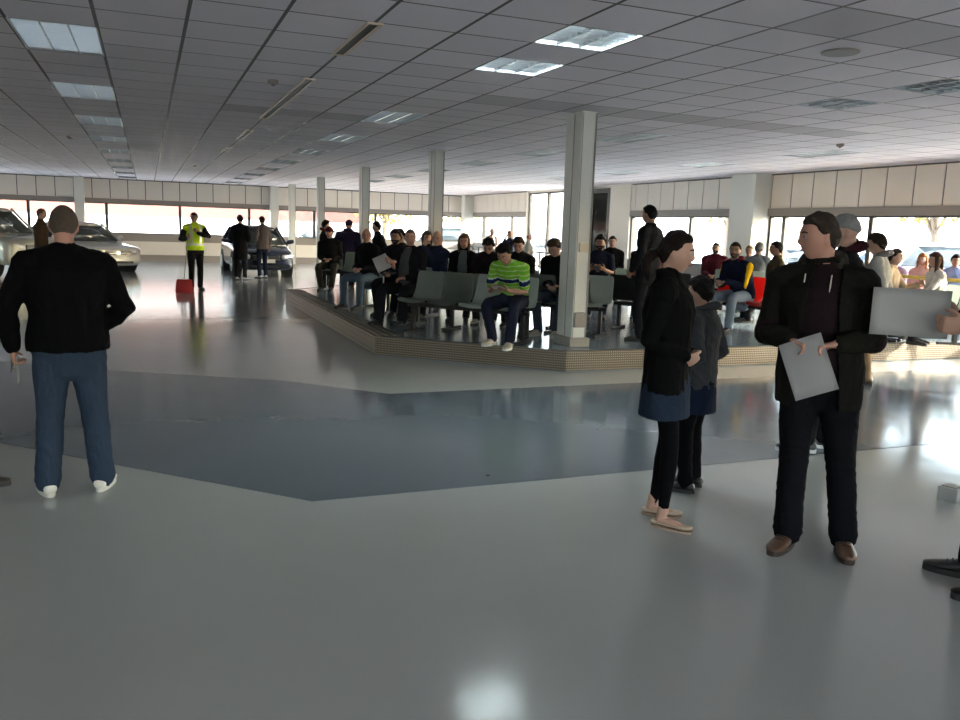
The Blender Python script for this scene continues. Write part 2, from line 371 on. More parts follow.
column(4.80, 8.79, .20, .38, True, 'front white square column at platform corner with switch and socket box', True)
column(4.97, 14.55, .20, .30, True, 'second white square column behind the seated woman in row')
column(4.95, 19.9, .20, .30, True, 'third white square column behind bald man in blue jeans')
column(4.92, 25.2, .20, .30, False, 'fourth white column just behind the man in dark red beanie')
column(4.94, 30.7, .22, .30, False, 'farthest and thinnest white column beside the dark blue car')

# ------------------------------------------------------------------ raised platform with tread plate edge
PH = .24
pp = [(4.46, 8.24), (XR - .06, 8.02), (XR - .06, 23.0), (2.62, 23.0), (2.62, 9.85)]
pp = [(4.46, 8.26), (XR - .06, 8.06), (XR - .06, 20.05), (5.6, 20.05), (2.62, 17.06), (2.62, 9.85)]
bm = new(); lo = [bm.verts.new((x, y, .0)) for x, y in pp]; hi = [bm.verts.new((x, y, PH)) for x, y in pp]
bm.faces.new(hi); bm.faces.new(list(reversed(lo)))
for k in range(len(lo)): bm.faces.new((lo[k], lo[(k + 1) % len(lo)], hi[(k + 1) % len(lo)], hi[k]))
struct('floor_platform', bm, M_PLAT)
def edge_strip(name, a, b, wide):
    a = Vector((*a, 0)); b = Vector((*b, 0)); d = (b - a).normalized(); n = Vector((d.y, -d.x, 0))
    bm = new(); L = (b - a).length; M = Matrix.Translation(a) @ Matrix(((d.x, n.x, 0, 0), (d.y, n.y, 0, 0), (0, 0, 1, 0), (0, 0, 0, 1)))
    box(bm, -.002, 0, .012, L, .012, PH + .004, M); box(bm, -.002, -wide, PH + .001, L, .012, PH + .006, M)
    for k in range(3 if wide > .1 else 1): box(bm, 0, .01, .06 + k * .07, L, .02, .066 + k * .07, M)
    if wide > .1:
        for k in range(3): box(bm, 0, -.05 - k * .1, PH + .006, L, -.02 - k * .1, PH + .022, M)
    return struct(name, bm, M_TREAD)
edge_strip('trim_platform_front', pp[0], pp[1], .07); edge_strip('trim_platform_diagonal', pp[5], pp[0], .06)
edge_strip('trim_platform_left', pp[4], pp[5], .33); edge_strip('trim_platform_rear', pp[3], pp[4], .07)

# ------------------------------------------------------------------ ceiling fittings
M_LOUVRE = mat('mirror_louvre_metal', (.26, .28, .30), .3, 1.0)
M_TROFFER = mat('white_troffer_enamel', (.28, .29, .31), .35)
M_TUBE = mat('lit_fluorescent_tube', (.9, .9, .9), .4, emit=(.80, 1.0, .93), estr=.9)
M_TUBE_BRIGHT = mat('bright_fluorescent_tube', (.9, .9, .9), .4, emit=(.86, 1, .97), estr=34)
M_TUBE_OFF = mat('dim_fluorescent_tube', (.9, .9, .9), .4, emit=(.86, .95, 1.0), estr=.012)
def luminaire(long, label, group, tube):
    ly = G * (2 if long else 1); lx = G
    t = thing('ceiling_light', label, 'ceiling light', (0, 0, CH), 0, group)
    bm = new(); e = .012; D = .11
    box(bm, -lx / 2 + .004, -ly / 2 + .004, 0, -lx / 2 + e, ly / 2 - .004, D); box(bm, lx / 2 - e, -ly / 2 + .004, 0, lx / 2 - .004, ly / 2 - .004, D)
    box(bm, -lx / 2 + e, -ly / 2 + .004, 0, lx / 2 - e, -ly / 2 + e, D); box(bm, -lx / 2 + e, ly / 2 - e, 0, lx / 2 - e, ly / 2 - .004, D)
    box(bm, -lx / 2 + .004, -ly / 2 + .004, D, lx / 2 - .004, ly / 2 - .004, D + .01)
    obj('housing', bm, M_TROFFER, t)
    for k in range(3):
        x = (k - 1) * lx / 3.1; bm = new(); cyl(bm, (x, -ly / 2 + .03, .08), (x, ly / 2 - .03, .08), .013, 8); obj('fluorescent_tube', bm, tube, t)
    bm = new()
    for k in (-1, 1):
        x = k * lx / 6.2; vs = [bm.verts.new(v) for v in ((x - .003, -ly / 2 + e, .004), (x + .003, -ly / 2 + e, .004), (x + .022, -ly / 2 + e, .06), (x - .022, -ly / 2 + e, .06), (x - .003, ly / 2 - e, .004), (x + .003, ly / 2 - e, .004), (x + .022, ly / 2 - e, .06), (x - .022, ly / 2 - e, .06))]
        for q in ((0, 1, 2, 3), (7, 6, 5, 4), (0, 4, 5, 1), (1, 5, 6, 2), (2, 6, 7, 3), (3, 7, 4, 0)): bm.faces.new([vs[i] for i in q])
    n = 16 if long else 7
    for k in range(1, n):
        y = -ly / 2 + ly * k / n
        for s in range(3):
            xa = -lx / 2 + e + s * (lx - 2 * e) / 3; xb = xa + (lx - 2 * e) / 3
            vs = [bm.verts.new(v) for v in ((xa, y - .002, .008), (xa, y + .002, .008), (xa, y + .012, .05), (xa, y - .012, .05), (xb, y - .002, .008), (xb, y + .002, .008), (xb, y + .012, .05), (xb, y - .012, .05))]
            for q in ((0, 1, 2, 3), (7, 6, 5, 4), (0, 4, 5, 1), (1, 5, 6, 2), (2, 6, 7, 3), (3, 7, 4, 0)): bm.faces.new([vs[i] for i in q])
    obj('louvre', bm, M_LOUVRE, t)
    return t
ordw = ['nearest', 'second', 'third', 'fourth', 'fifth', 'sixth', 'seventh', 'eighth', 'ninth', 'tenth']
rowname = {-1: 'the left row of ceiling lights', 5: 'the middle row running behind the square pair', 11: 'the row over the platform seats', 17: 'the row along the right window wall'}
def lum_at(proto, first, i, j, ly): 
    o = proto if first else copy_tree(proto)
    o.location = (X0 + G * (i + .5), Y0 + G * j + ly / 2, CH); return o
pA = luminaire(True, 'x', 'long louvred lights in the tiled ceiling', M_TUBE_OFF); f = True
cnt = {}
for i, j in lights12:
    if i not in (-1,) : continue
    if j < 0: continue
    o = lum_at(pA, f, i, j, 2 * G); f = False; k = cnt.get(i, 0); cnt[i] = k + 1
    o['label'] = 'rectangular louvred ceiling light, %s counting away in %s' % (ordw[k], rowname[i])
pB = luminaire(True, 'x', 'long louvred lights in the tiled ceiling', M_TUBE); f = True
for i, j in lights12:
    if i == -1 and j >= 0: continue
    o = lum_at(pB, f, i, j, 2 * G); f = False; k = cnt.get(i, 0); cnt[i] = k + 1
    o['label'] = 'rectangular louvred ceiling light, %s counting away in %s' % (ordw[k], rowname[i]) if j >= 0 else 'rectangular louvred ceiling light overhead, out of the left row'
pC = luminaire(False, 'x', 'square louvred lights in the tiled ceiling', M_TUBE_BRIGHT); pD = luminaire(False, 'x', 'square louvred lights in the tiled ceiling', M_TUBE); f = g_ = True
sq = {(5, 1): 'square louvred ceiling light, nearer of the pair before the front column', (5, 3): 'square louvred ceiling light, farther of the pair before the front column', (11, 1): 'square louvred ceiling light at the right edge of the ceiling',
      (11, 3): 'square louvred ceiling light just beyond the round ceiling speaker', (5, -2): 'square louvred ceiling light overhead before the middle pair', (11, -2): 'square louvred ceiling light overhead at far right', (17, 3): 'square louvred ceiling light near the right windows'}
for i, j in lights11:
    if (i, j) in ((5, 1), (5, 3)): o = lum_at(pC, f, i, j, G); f = False
    else: o = lum_at(pD, g_, i, j, G); g_ = False
    o['label'] = sq[i, j]
# slot air diffusers
def slot(y0, y1, label):
    t = thing('slot_diffuser', label, 'air diffuser', (X0 + 3 * G, (y0 + y1) / 2, CH), 0, 'linear slot air diffusers in the ceiling'); L = (y1 - y0) / 2
    bm = new(); box(bm, -.055, -L, -.012, -.035, L, 0); box(bm, .035, -L, -.012, .06, L, 0); box(bm, -.035, -L, -.012, .035, -L + .02, 0); box(bm, -.035, L - .02, -.012, .035, L, 0)
    obj('rim', bm, mat('pale_peach_diffuser_rim', (.62, .5, .4), .4), t)
    bm = new(); box(bm, -.035, -L + .02, -.004, .035, L - .02, -.001); obj('slot', bm, M_BLACK, t)
slot(5.80, 7.0, 'long black slot air diffuser in the ceiling, nearest of the line')
slot(8.27, 11.7, 'long peach-edged slot air diffuser in the ceiling, second of the line'); slot(13.3, 14.9, 'peach-edged slot air diffuser in the ceiling, third of the line'); slot(16.6, 18.0, 'small slot air diffuser in the ceiling, farthest of the line')
t = thing('ceiling_speaker', 'round grey speaker grille flush in a ceiling tile', 'speaker', (X0 + G * 8.5, Y0 + G * .5, CH), 0)
bm = new(); cyl(bm, (0, 0, -.012), (0, 0, 0), .13, 28); obj('grille', bm, mat('grey_speaker_grille', (.28, .27, .26), .6, bump=.4, bscale=200), t)
bm = new(); loft(bm, [(.13 * math.cos(a), .13 * math.sin(a), -.006) for a in np.linspace(0, 2 * PI, 25)], [.007] * 25, (0, 0, 1), 6, False); obj('rim', bm, M_SILL, t)
for (x, y, lab) in ((-1.22, 16.5, 'small dark smoke detector left of the left row of ceiling lights'), (1.2, 8.58, 'small smoke detector beside the long slot diffuser'), (1.19, 22.7, 'small smoke detector far away near the wall panels'), (9.37, 9.35, 'small white smoke detector over the platform near the right wall')):
    t = thing('smoke_detector', lab, 'smoke detector', (x, y, CH), 0, 'smoke detectors on the ceiling')
    bm = new(); loft(bm, [(0, 0, 0), (0, 0, -.02), (0, 0, -.035), (0, 0, -.045)], [.055, .055, .045, .028], (1, 0, 0), 18, False); obj('body', bm, mat('aged_grey_plastic', (.25, .22, .2), .6), t)
    bm = new(); cyl(bm, (0, 0, -.055), (0, 0, -.045), .015, 12); obj('sensor', bm, M_BLACK, t)

# ------------------------------------------------------------------ bench seating
M_SEAT = mat('grey_green_plastic', (.33, .37, .34), .38, var=.05)
M_SEATD = mat('charcoal_plastic', (.035, .035, .037), .4)
M_SEATR = mat('red_plastic', (.42, .03, .028), .35)
def shell_mesh(w=.44):
    bm = new(); prof = [(.24, .405), (.225, .43), (.17, .442), (.08, .432), (-.02, .42), (-.11, .42), (-.17, .445), (-.205, .5), (-.225, .58), (-.245, .68), (-.262, .76), (-.27, .79), (-.28, .797)]
    nx = 12; grid = []
    for k, (y, z) in enumerate(prof):
        t = k / (len(prof) - 1); row = []
        for i in range(nx + 1):
            u = i / nx * 2 - 1; ww = w / 2 * (1 - .12 * max(0, t - .5) * 2) * (1 - (.10 if k in (0,) else 0) - (.13 if k == len(prof) - 1 else (.05 if k == len(prof) - 2 else 0)))
            cup = .022 * u * u * (1 if k < 8 else .5); back = .03 * u * u if k >= 6 else 0
            row.append(bm.verts.new((u * ww, y + back, z + (cup if k < 8 else 0))))
        grid.append(row)
    for a, b in zip(grid, grid[1:]):
        for i in range(nx): bm.faces.new((a[i], a[i + 1], b[i + 1], b[i]))
    r = bmesh.ops.solidify(bm, geom=list(bm.faces), thickness=.009)
    return bm
def bench(label, n, x, y, z, head, m, pitch=.53, group=None, legs=None):
    """beam bench: origin at the middle of the row on the floor, seats look along +Y"""
    t = thing('beam_bench', label, 'bench', (x, y, z), head, group)
    W = n * pitch
    first = None
    for k in range(n):
        if first is None: first = obj('seat', shell_mesh(), m, t, True); s = first
        else: s = first.copy(); COL.objects.link(s); s.parent = t
        s.location = (-W / 2 + pitch * (k + .5), 0, 0)
    bm = new(); box(bm, -W / 2 + .03, -.03, .34, W / 2 - .03, .03, .39, bev=.006)
    for k in range(n): xx = -W / 2 + pitch * (k + .5); box(bm, xx - .12, -.09, .385, xx + .12, .1, .40)
    obj('beam', bm, M_BLACK, t)
    for xx in (legs or (-W / 2 + pitch * .25, W / 2 - pitch * .25)):
        bm = new(); box(bm, xx - .02, -.03, .02, xx + .02, .03, .36); l = obj('leg', bm, M_BLACK, t)
        bm = new(); box(bm, xx - .022, -.24, 0, xx + .022, .24, .035, bev=.008); obj('foot', bm, M_BLACK, l)
    return t
G1 = 'grey green beam benches on the platform'
P1 = Vector((3.20, 10.05)); P2 = Vector((4.42, 8.98))     # the row along the diagonal platform edge
ang_d = math.radians(142 - 4)                                # heading of that row: towards the diagonal edge
def hd(hx, hy): return math.atan2(-hx, hy)
HX, HY = -.70, -.714
def row(label, px, py, hx, hy, n, m=None, **k): return bench(label, n, px, py, PH, hd(hx, hy), m or M_SEAT, **k)

# ------------------------------------------------------------------ cars
def glasslike(): return mat('car_window_glass', (.05, .065, .07), .04, spec=.9, coat=.5)
M_TYRE = mat('black_tyre_rubber', (.02, .02, .02), .8); M_RIM = mat('alloy_wheel', (.5, .5, .5), .3, .9)
M_LAMP = mat('headlight_lens', (.75, .78, .8), .08, .3, spec=.9); M_PLATEW = mat('white_number_plate', (.75, .74, .68), .5)
M_TAIL = mat('red_tail_light', (.4, .02, .02), .2)
def car(name, label, loc, head, paint, kind='saloon', group=None, detail=True, coatc=.6, clad=None):
    """front at the origin, the car looks along +Y and its body runs back along -Y"""
    t = thing(name, label, 'car', loc, head, group)
    if kind == 'saloon': L, W, hood, belt, roof, ws, rs, rb = 4.5, 1.8, .82, .90, 1.42, (1.15, 1.85), (3.15, 3.9), .95
    elif kind == 'hatch': L, W, hood, belt, roof, ws, rs, rb = 4.0, 1.74, .86, .94, 1.46, (.95, 1.65), (3.45, 3.9), 1.0
    else: L, W, hood, belt, roof, ws, rs, rb = 4.6, 1.9, 1.06, 1.12, 1.76, (1.15, 1.75), (4.1, 4.5), 1.15
    up = .12 if kind == 'suv' else 0
    st = [(0.0, .70, .30 + up, .70, .69), (.05, .84, .22 + up, .73, .75), (.18, .93, .19 + up, hood - .08, hood - .04), (.5, .97, .19 + up, hood - .06, hood + .0), (1.0, 1, .2 + up, belt - .06, hood + .06), (1.5, 1, .2 + up, belt - .02, belt + .03), (2.4, 1, .2 + up, belt, belt + .03), (3.3, 1, .2 + up, belt + .01, belt + .04), (L - .5, .97, .22 + up, rb - .03, rb + .02), (L - .15, .92, .26 + up, rb - .08, rb - .02), (L, .8, .36 + up, rb - .2, rb - .14)]
    if kind == 'suv': st[0] = (0, .7, .36, .85, .84); st[1] = (.05, .84, .3, .92, .93)
    bm = new(); rings = []
    for y, ws_, zb, zs, zt in st:
        w = W / 2 * ws_; ring = []
        half = [(0, zb), (w * .7, zb), (w * .93, zb + .03), (w * .995, zb + .14), (w, (zb + zs) / 2), (w * .985, zs - .06), (w * .94, zs), (w * .8, zs + (zt - zs) * .6), (w * .45, zt - .005), (0, zt)]
        for x, z in half: ring.append(bm.verts.new((x, -y, z)))
        for x, z in reversed(half[1:-1]): ring.append(bm.verts.new((-x, -y, z)))
        rings.append(ring)
    n = len(rings[0])
    for a, b in zip(rings, rings[1:]):
        for k in range(n): bm.faces.new((a[k], a[(k + 1) % n], b[(k + 1) % n], b[k]))
    bm.faces.new(rings[0]); bm.faces.new(list(reversed(rings[-1])))
    body = obj('body', bm, paint, t, True)
    md = body.modifiers.new('s', 'SUBSURF'); md.levels = 1; md.render_levels = 2 if detail else 1
    # greenhouse of glass, painted roof and pillars
    bw, rw = W / 2 * .9, W / 2 * .68
    base = [(-bw, -ws[0], belt - .02), (bw, -ws[0], belt - .02), (bw * .97, -rs[1], rb - .02), (-bw * .97, -rs[1], rb - .02)]
    top = [(-rw, -ws[1], roof - .03), (rw, -ws[1], roof - .03), (rw * .96, -rs[0], roof - .04), (-rw * .96, -rs[0], roof - .04)]
    bm = new(); B = [bm.verts.new(v) for v in base]; T_ = [bm.verts.new(v) for v in top]
    bm.faces.new(B); bm.faces.new(T_)
    for k in range(4): bm.faces.new((B[k], B[(k + 1) % 4], T_[(k + 1) % 4], T_[k]))
    bmesh.ops.bevel(bm, geom=list(bm.edges), offset=.05, segments=2, affect='EDGES'); obj('glazing', bm, glasslike(), t, True)
    bm = new()
    rings = []
    for y, s, dz in ((ws[1] - .12, .92, -.055), (ws[1] + .05, .99, -.01), ((ws[1] + rs[0]) / 2, 1.03, .02), (rs[0] - .1, .98, -.01), (rs[0] + .08, .9, -.06)):
        w = (rw + .03) * s; rings.append([bm.verts.new(v) for v in ((-w, -y, roof - .05 + dz), (-w * .8, -y, roof + dz), (0, -y, roof + .02 + dz), (w * .8, -y, roof + dz), (w, -y, roof - .05 + dz), (0, -y, roof - .045 + dz))])
    for a, b in zip(rings, rings[1:]):
        for k in range(6): bm.faces.new((a[k], a[(k + 1) % 6], b[(k + 1) % 6], b[k]))
    bm.faces.new(rings[0]); bm.faces.new(list(reversed(rings[-1]))); obj('roof', bm, paint, t, True)
    bm = new()
    for s in (-1, 1):
        for k, (b, q) in enumerate(((0, 0), (3, 3))):
            p0 = Vector(base[b]); p1 = Vector(top[q]); p0.x = abs(p0.x) * s; p1.x = abs(p1.x) * s; loft(bm, [p0 + Vector((s * .012, 0, 0)), p1 + Vector((s * .012, 0, 0))], [(.035, .03)] * 2, (0, 1, 0), 8)
        for yy in ((ws[1] + rs[0]) / 2 + .05,):
            loft(bm, [(s * bw * 1.0, -yy, belt), (s * (rw + .015), -yy, roof - .05)], [(.035, .018)] * 2, (0, 1, 0), 8)
    obj('pillars', bm, paint, t, True)
    R = .33 + up * .45
    for s in (-1, 1):
        for yy in (.82, L - .88):
            bm = new(); cyl(bm, (s * (W / 2 - .24), -yy, R), (s * (W / 2 + .004), -yy, R), R + .055, 28); obj('wheel_arch', bm, mat('dark_wheel_arch', (.01, .01, .01), .8), t)
            bm = new(); loft(bm, [(s * (W / 2 - .2), -yy, R), (s * (W / 2 - .17), -yy, R), (s * (W / 2 - .02), -yy, R), (s * (W / 2 + .012), -yy, R)], [R - .03, R, R, R - .03], (0, 1, 0), 28, False); wh = obj('wheel', bm, M_TYRE, t, True)
            bm = new(); cyl(bm, (s * (W / 2), -yy, R), (s * (W / 2 + .016), -yy, R), R * .62, 24)
            for a in range(5): c, sn = math.cos(a * 1.2566), math.sin(a * 1.2566); cyl(bm, (s * (W / 2 + .02), -yy, R), (s * (W / 2 + .02), -yy + c * R * .58, R + sn * R * .58), .03, 6)
            obj('rim', bm, M_RIM, wh)
    gz = .58 + (.20 if kind == 'suv' else 0)
    bm = new(); box(bm, -.40, -.12, gz - .09, .40, .022, gz + .07, bev=.03)
    gr = obj('grille', bm, M_BLACK, t)
    bm = new()
    for k in range(3): box(bm, -.37, .0, gz - .06 + k * .05, .37, .027, gz - .054 + k * .05)
    cyl(bm, (0, .0, gz), (0, .032, gz), .06, 20); obj('chrome_bars', bm, M_RIM, gr)
    bm = new(); box(bm, -W * .27, -.16, .28 + up, W * .27, .004, .35 + up, bev=.02); obj('air_intake', bm, M_BLACK, t)
    bm = new(); box(bm, -.26, -.02, .42 + up, .26, .03, .53 + up, bev=.004); obj('number_plate', bm, M_PLATEW, t)
    for s in (-1, 1):
        bm = new(); loft(bm, [(s * .52, -.06, gz + .015), (s * .66, -.12, gz + .04), (s * .80, -.24, gz + .06)], [(.09, .085), (.1, .09), (.07, .07)], (0, 0, 1), 12); obj('headlight', bm, M_LAMP, t, True)
        bm = new(); loft(bm, [(s * (W / 2 - .06), -ws[0] - .32, belt + .03), (s * (W / 2 + .03), -ws[0] - .32, belt + .07), (s * (W / 2 + .16), -ws[0] - .34, belt + .09)], [(.03, .03), (.06, .07), (.05, .065)], (0, 1, 0), 10); obj('door_mirror', bm, paint if not clad else clad, t, True)
        if detail:
            bm = new(); box(bm, s * W / 2 * .97 - .04, -L + .05, .62 + up, s * W / 2 * .8, -L + .25, .82 + up, bev=.02); obj('tail_light', bm, M_TAIL, t)
        if clad:
            bm = new(); box(bm, s * W / 2 - .02, -L + .9, .28 + up, s * W / 2 + .025, -1.2, .42 + up, bev=.01); obj('sill_cladding', bm, clad, t)
    return t
def paint(name, c, metal=.5): return mat(name, c, .25, metal, spec=.6, coat=.7)
P_SIL = paint('silver_car_paint', (.66, .64, .60), .15); P_GRN = paint('pale_gold_car_paint', (.55, .54, .47), .15); P_BLUE = paint('dark_blue_car_paint', (.015, .025, .06), .4)
P_WHT = paint('white_car_paint', (.75, .75, .76), .1); P_GRY = paint('grey_car_paint', (.22, .23, .25)); P_RED = paint('red_car_paint', (.35, .03, .03), .2); P_LBL = paint('light_blue_car_paint', (.3, .42, .55), .3)
car('silver_saloon_car', 'silver saloon car parked in the hall, its grille and headlight facing right', (-.80, 25.9, 0), hd(.55, -.83), P_SIL, 'saloon')
car('off_road_car', 'pale off-road car with dark bumper cut by the left edge of the hall', (-2.55, 23.6, 0), hd(.72, -.69), P_GRN, 'suv', clad=M_BLACK)
car('blue_hatchback_car', 'dark blue hatchback facing us behind two standing men', (3.22, 24.7, 0), hd(.04, -1), P_BLUE, 'hatch')

# ------------------------------------------------------------------ rails and odd fittings
def railing(label, pts, h, m, midrail=False, r=.022):
    t = thing('railing', label, 'railing', (pts[0][0], pts[0][1], pts[0][2])); o = Vector(pts[0]); bm = new()
    P = [Vector(p) - o for p in pts]
    for a, b in zip(P, P[1:]):
        box_ = cyl(bm, a + Vector((0, 0, h)), b + Vector((0, 0, h)), r, 10)
        if midrail: cyl(bm, a + Vector((0, 0, h * .5)), b + Vector((0, 0, h * .5)), r * .7, 8)
    obj('handrail', bm, m, t)
    for a, b in zip(P, P[1:]):
        n = max(1, round((b - a).length / 1.8))
        for k in range(n + 1):
            p = a.lerp(b, k / n); bm = new(); cyl(bm, p, p + Vector((0, 0, h)), r, 8); obj('post', bm, m, t)
M_YEL = mat('yellow_rail_paint', (.62, .42, .06), .45)
railing('yellow rail along the right window ribbon above the seated people', [(11.25, 8.3, PH), (11.25, 14.2, PH)], .84, M_YEL, r=.03)
railing('dark waist-high rail in front of the bright rear glazing on the right', [(11.9, 20.9, 0), (11.9, 27.5, 0), (11.9, 31.6, 0)], .92, M_BLACK, True, r=.03)
t = thing('floor_box', 'small grey box on the floor near the man at the right edge', 'box', (4.72, 3.5, 0), .3)
boxo('body', (-.06, -.06, 0, .06, .06, .085), mat('grey_box_plastic', (.3, .3, .29), .5), t, .006); bm = new(); box(bm, -.045, -.045, .085, .045, .045, .092, bev=.002); obj('lid', bm, M_SILL, t)

# ------------------------------------------------------------------ outside
bm = new(); box(bm, -60, -40, -.32, 90, 110, -.12); struct('ground_outside', bm, mat('pale_asphalt', (.48, .46, .43), .8, var=.1))
M_BRICK = None
def brick_mat():
    m = bpy.data.materials.new('red_brick_wall'); m.use_nodes = True; nt = m.node_tree; b = nt.nodes['Principled BSDF']; N = nt.nodes.new; L = nt.links.new
    tc = N('ShaderNodeTexCoord'); br = N('ShaderNodeTexBrick'); br.inputs['Scale'].default_value = 4; br.inputs[1].default_value = (.19, .066, .055, 1); br.inputs[2].default_value = (.16, .055, .046, 1); br.inputs[3].default_value = (.2, .11, .09, 1)
    mp = N('ShaderNodeMapping'); mp.inputs['Rotation'].default_value = (PI / 2, 0, 0); L(tc.outputs['Object'], mp.inputs[0]); L(mp.outputs[0], br.inputs[0]); L(br.outputs[0], b.inputs['Base Color']); b.inputs['Roughness'].default_value = .85; return m
M_BRICK = brick_mat(); M_RENDER = mat('white_render', (.8, .78, .74), .8); M_TREE = mat('autumn_leaves', (.30, .24, .06), .8, var=.3); M_BARK = mat('tree_bark', (.16, .12, .09), .9)
def building(label, x, y, w, d, h, m, base=None, cat='building', wins=True):
    t = thing('building', label, cat, (x, y, -.12)); bm = new(); box(bm, 0, 0, 0, w, d, h); obj('walls', bm, m, t)
    bm = new(); box(bm, -.3, -.3, h, w + .3, d + .3, h + .25); obj('roof', bm, M_SILL, t)
    if base: bm = new(); box(bm, -.06, -.06, 0, w + .06, 0, base); obj('render_band', bm, M_RENDER, t)
    if wins:
        k = 2
        while k < w - 3:
            bm = new(); box(bm, k, -.08, h * .55, k + 1.6, .02, h * .8); f_ = obj('window', bm, M_DARKFRAME, t); bm = new(); box(bm, k + .08, -.1, h * .55 + .08, k + 1.52, -.081, h * .8 - .08); obj('pane', bm, glasslike(), f_); k += 4
    return t
building('long red brick building with white base beyond the far windows', -22, 47, 34, 8, 3.3, M_BRICK, 1.82, wins=False)
building('low pale building far beyond the right-hand windows', 70, 18, 12, 34, 3.4, M_RENDER)
def tree(label, x, y, h, r, seed):
    rnd = random.Random(seed); t = thing('tree', label, 'tree', (x, y, -.12), 0, 'autumn trees outside')
    bm = new(); loft(bm, [(0, 0, 0), (.05, 0, h * .3), (0, .1, h * .6)], [.16, .12, .06], (1, 0, 0), 8)
    for k in range(7):
        a = rnd.uniform(0, 6.28); loft(bm, [(0, 0, h * rnd.uniform(.3, .5)), (math.cos(a) * r * .4, math.sin(a) * r * .4, h * .6), (math.cos(a) * r * .8, math.sin(a) * r * .8, h * .75)], [.06, .04, .015], (1, 0, 0), 5)
    obj('trunk', bm, M_BARK, t)
    bm = new()
    for k in range(1500):
        a = rnd.uniform(0, 6.28); b = rnd.uniform(-1, 1); q = r * rnd.uniform(.4, 1); c = Vector((math.cos(a) * math.sqrt(1 - b * b) * q, math.sin(a) * math.sqrt(1 - b * b) * q, h * .68 + b * q * .8))
        n = Vector((rnd.gauss(0, 1), rnd.gauss(0, 1), rnd.gauss(0, 1))).normalized(); u = n.orthogonal() * .09; v = n.cross(u.normalized()) * .09
        bm.faces.new([bm.verts.new(c + u), bm.verts.new(c + v), bm.verts.new(c - u), bm.verts.new(c - v)])
    obj('foliage', bm, M_TREE, t)
for args in (('yellowing tree outside the far windows between the third and second columns', 11.5, 42, 5, 2.2, 1), ('yellowing tree outside the far windows nearer the hall corner', 16.5, 43, 5.5, 2.6, 2), ('autumn tree outside the right windows left of the wall pilaster', 24, 30, 6, 2.4, 3), ('bare autumn tree outside the right windows right of the wall pilaster', 27, 22, 6, 2.2, 4), ('small tree beyond the parked cars at far right', 33, 19, 6, 2.4, 5)): tree(*args)
gc = 'cars parked outside the hall'
for k, (lab, x, y, hx, hy, p, kd) in enumerate((('grey car parked outside the far windows beside the second column', 11.2, 37.8, -1, -.0, P_GRY, 'suv'), ('white car parked outside the far windows behind the seated crowd', 5.6, 41.0, -1, .0, P_WHT, 'hatch'), ('silver car parked outside past the far window corner', 17.5, 37, -.9, -.3, P_SIL, 'saloon'),
    ('white hatchback parked outside the right windows behind the burgundy-jacket man', 19.5, 22.0, -1, -.2, P_WHT, 'hatch'), ('pale blue car parked outside right of the wall pilaster', 19.5, 18.6, -1, -.2, P_LBL, 'hatch'), ('white off-road car parked outside above the boy in grey hoodie', 18.0, 15.2, -1, -.3, P_WHT, 'suv'), ('silver car parked outside at the right end of the window ribbon', 24.5, 14.8, -1, -.3, P_SIL, 'hatch'), ('light grey car in the second parked line outside', 26.5, 20.5, -1, -.3, P_GRY, 'hatch'), ('red car parked outside at far right of the windows', 18.5, 11.8, -1, -.3, P_RED, 'hatch'))):
    car('parked_car', lab, (x, y, -.12), hd(hx, hy), p, kd, gc, False)
for x, y, lab in ((20.5, 26, 'tall lamp post outside the right windows'), (23.5, 21.6, 'slim lamp post outside between the parked cars')):
    t = thing('lamp_post', lab, 'lamp post', (x, y, -.12)); bm = new(); loft(bm, [(0, 0, 0), (0, 0, 3), (0, 0, 6)], [.09, .07, .05], (1, 0, 0), 10); obj('pole', bm, M_SILL, t); bm = new(); box(bm, -.6, -.1, 5.9, .1, .1, 6.05, bev=.02); obj('lamp_head', bm, M_SILL, t)

# ------------------------------------------------------------------ people
def at(px, py, z=0.0):
    v = r2 * ((px - 480) / 814.16) + d2 * ((py - 360) / 814.16) + fw; k = (z - 1.61) / v.z; return v.x * k, v.y * k
def spot(px, ppm):
    """a place on the floor seen at column px where one metre spans ppm pixels"""
    v = r2 * ((px - 480) / 814.16) + d2 * ((218 + (px - 147) * .033 - 360) / 814.16) + fw; k = 814.16 / ppm; return v.x * k, v.y * k
SKIN = {'pale': (.42, .25, .19), 'tan': (.30, .165, .115), 'ruddy': (.39, .205, .155)}
PENDING = []
def V(*a): return Vector(a)
def ik(a, b, l1, l2, pole):
    d = b - a; L = d.length
    if L > (l1 + l2) * .998: b = a + d.normalized() * (l1 + l2) * .998; d = b - a; L = d.length
    L = max(L, abs(l1 - l2) * 1.05 + .02); u = d.normalized(); x = (l1 * l1 - l2 * l2 + L * L) / (2 * L); h = math.sqrt(max(l1 * l1 - x * x, 0))
    p = pole - u * pole.dot(u); p.normalize(); return a + u * x + p * h, b
def sstep(a, b, x): t = min(max((x - a) / (b - a), 0), 1); return t * t * (3 - 2 * t)
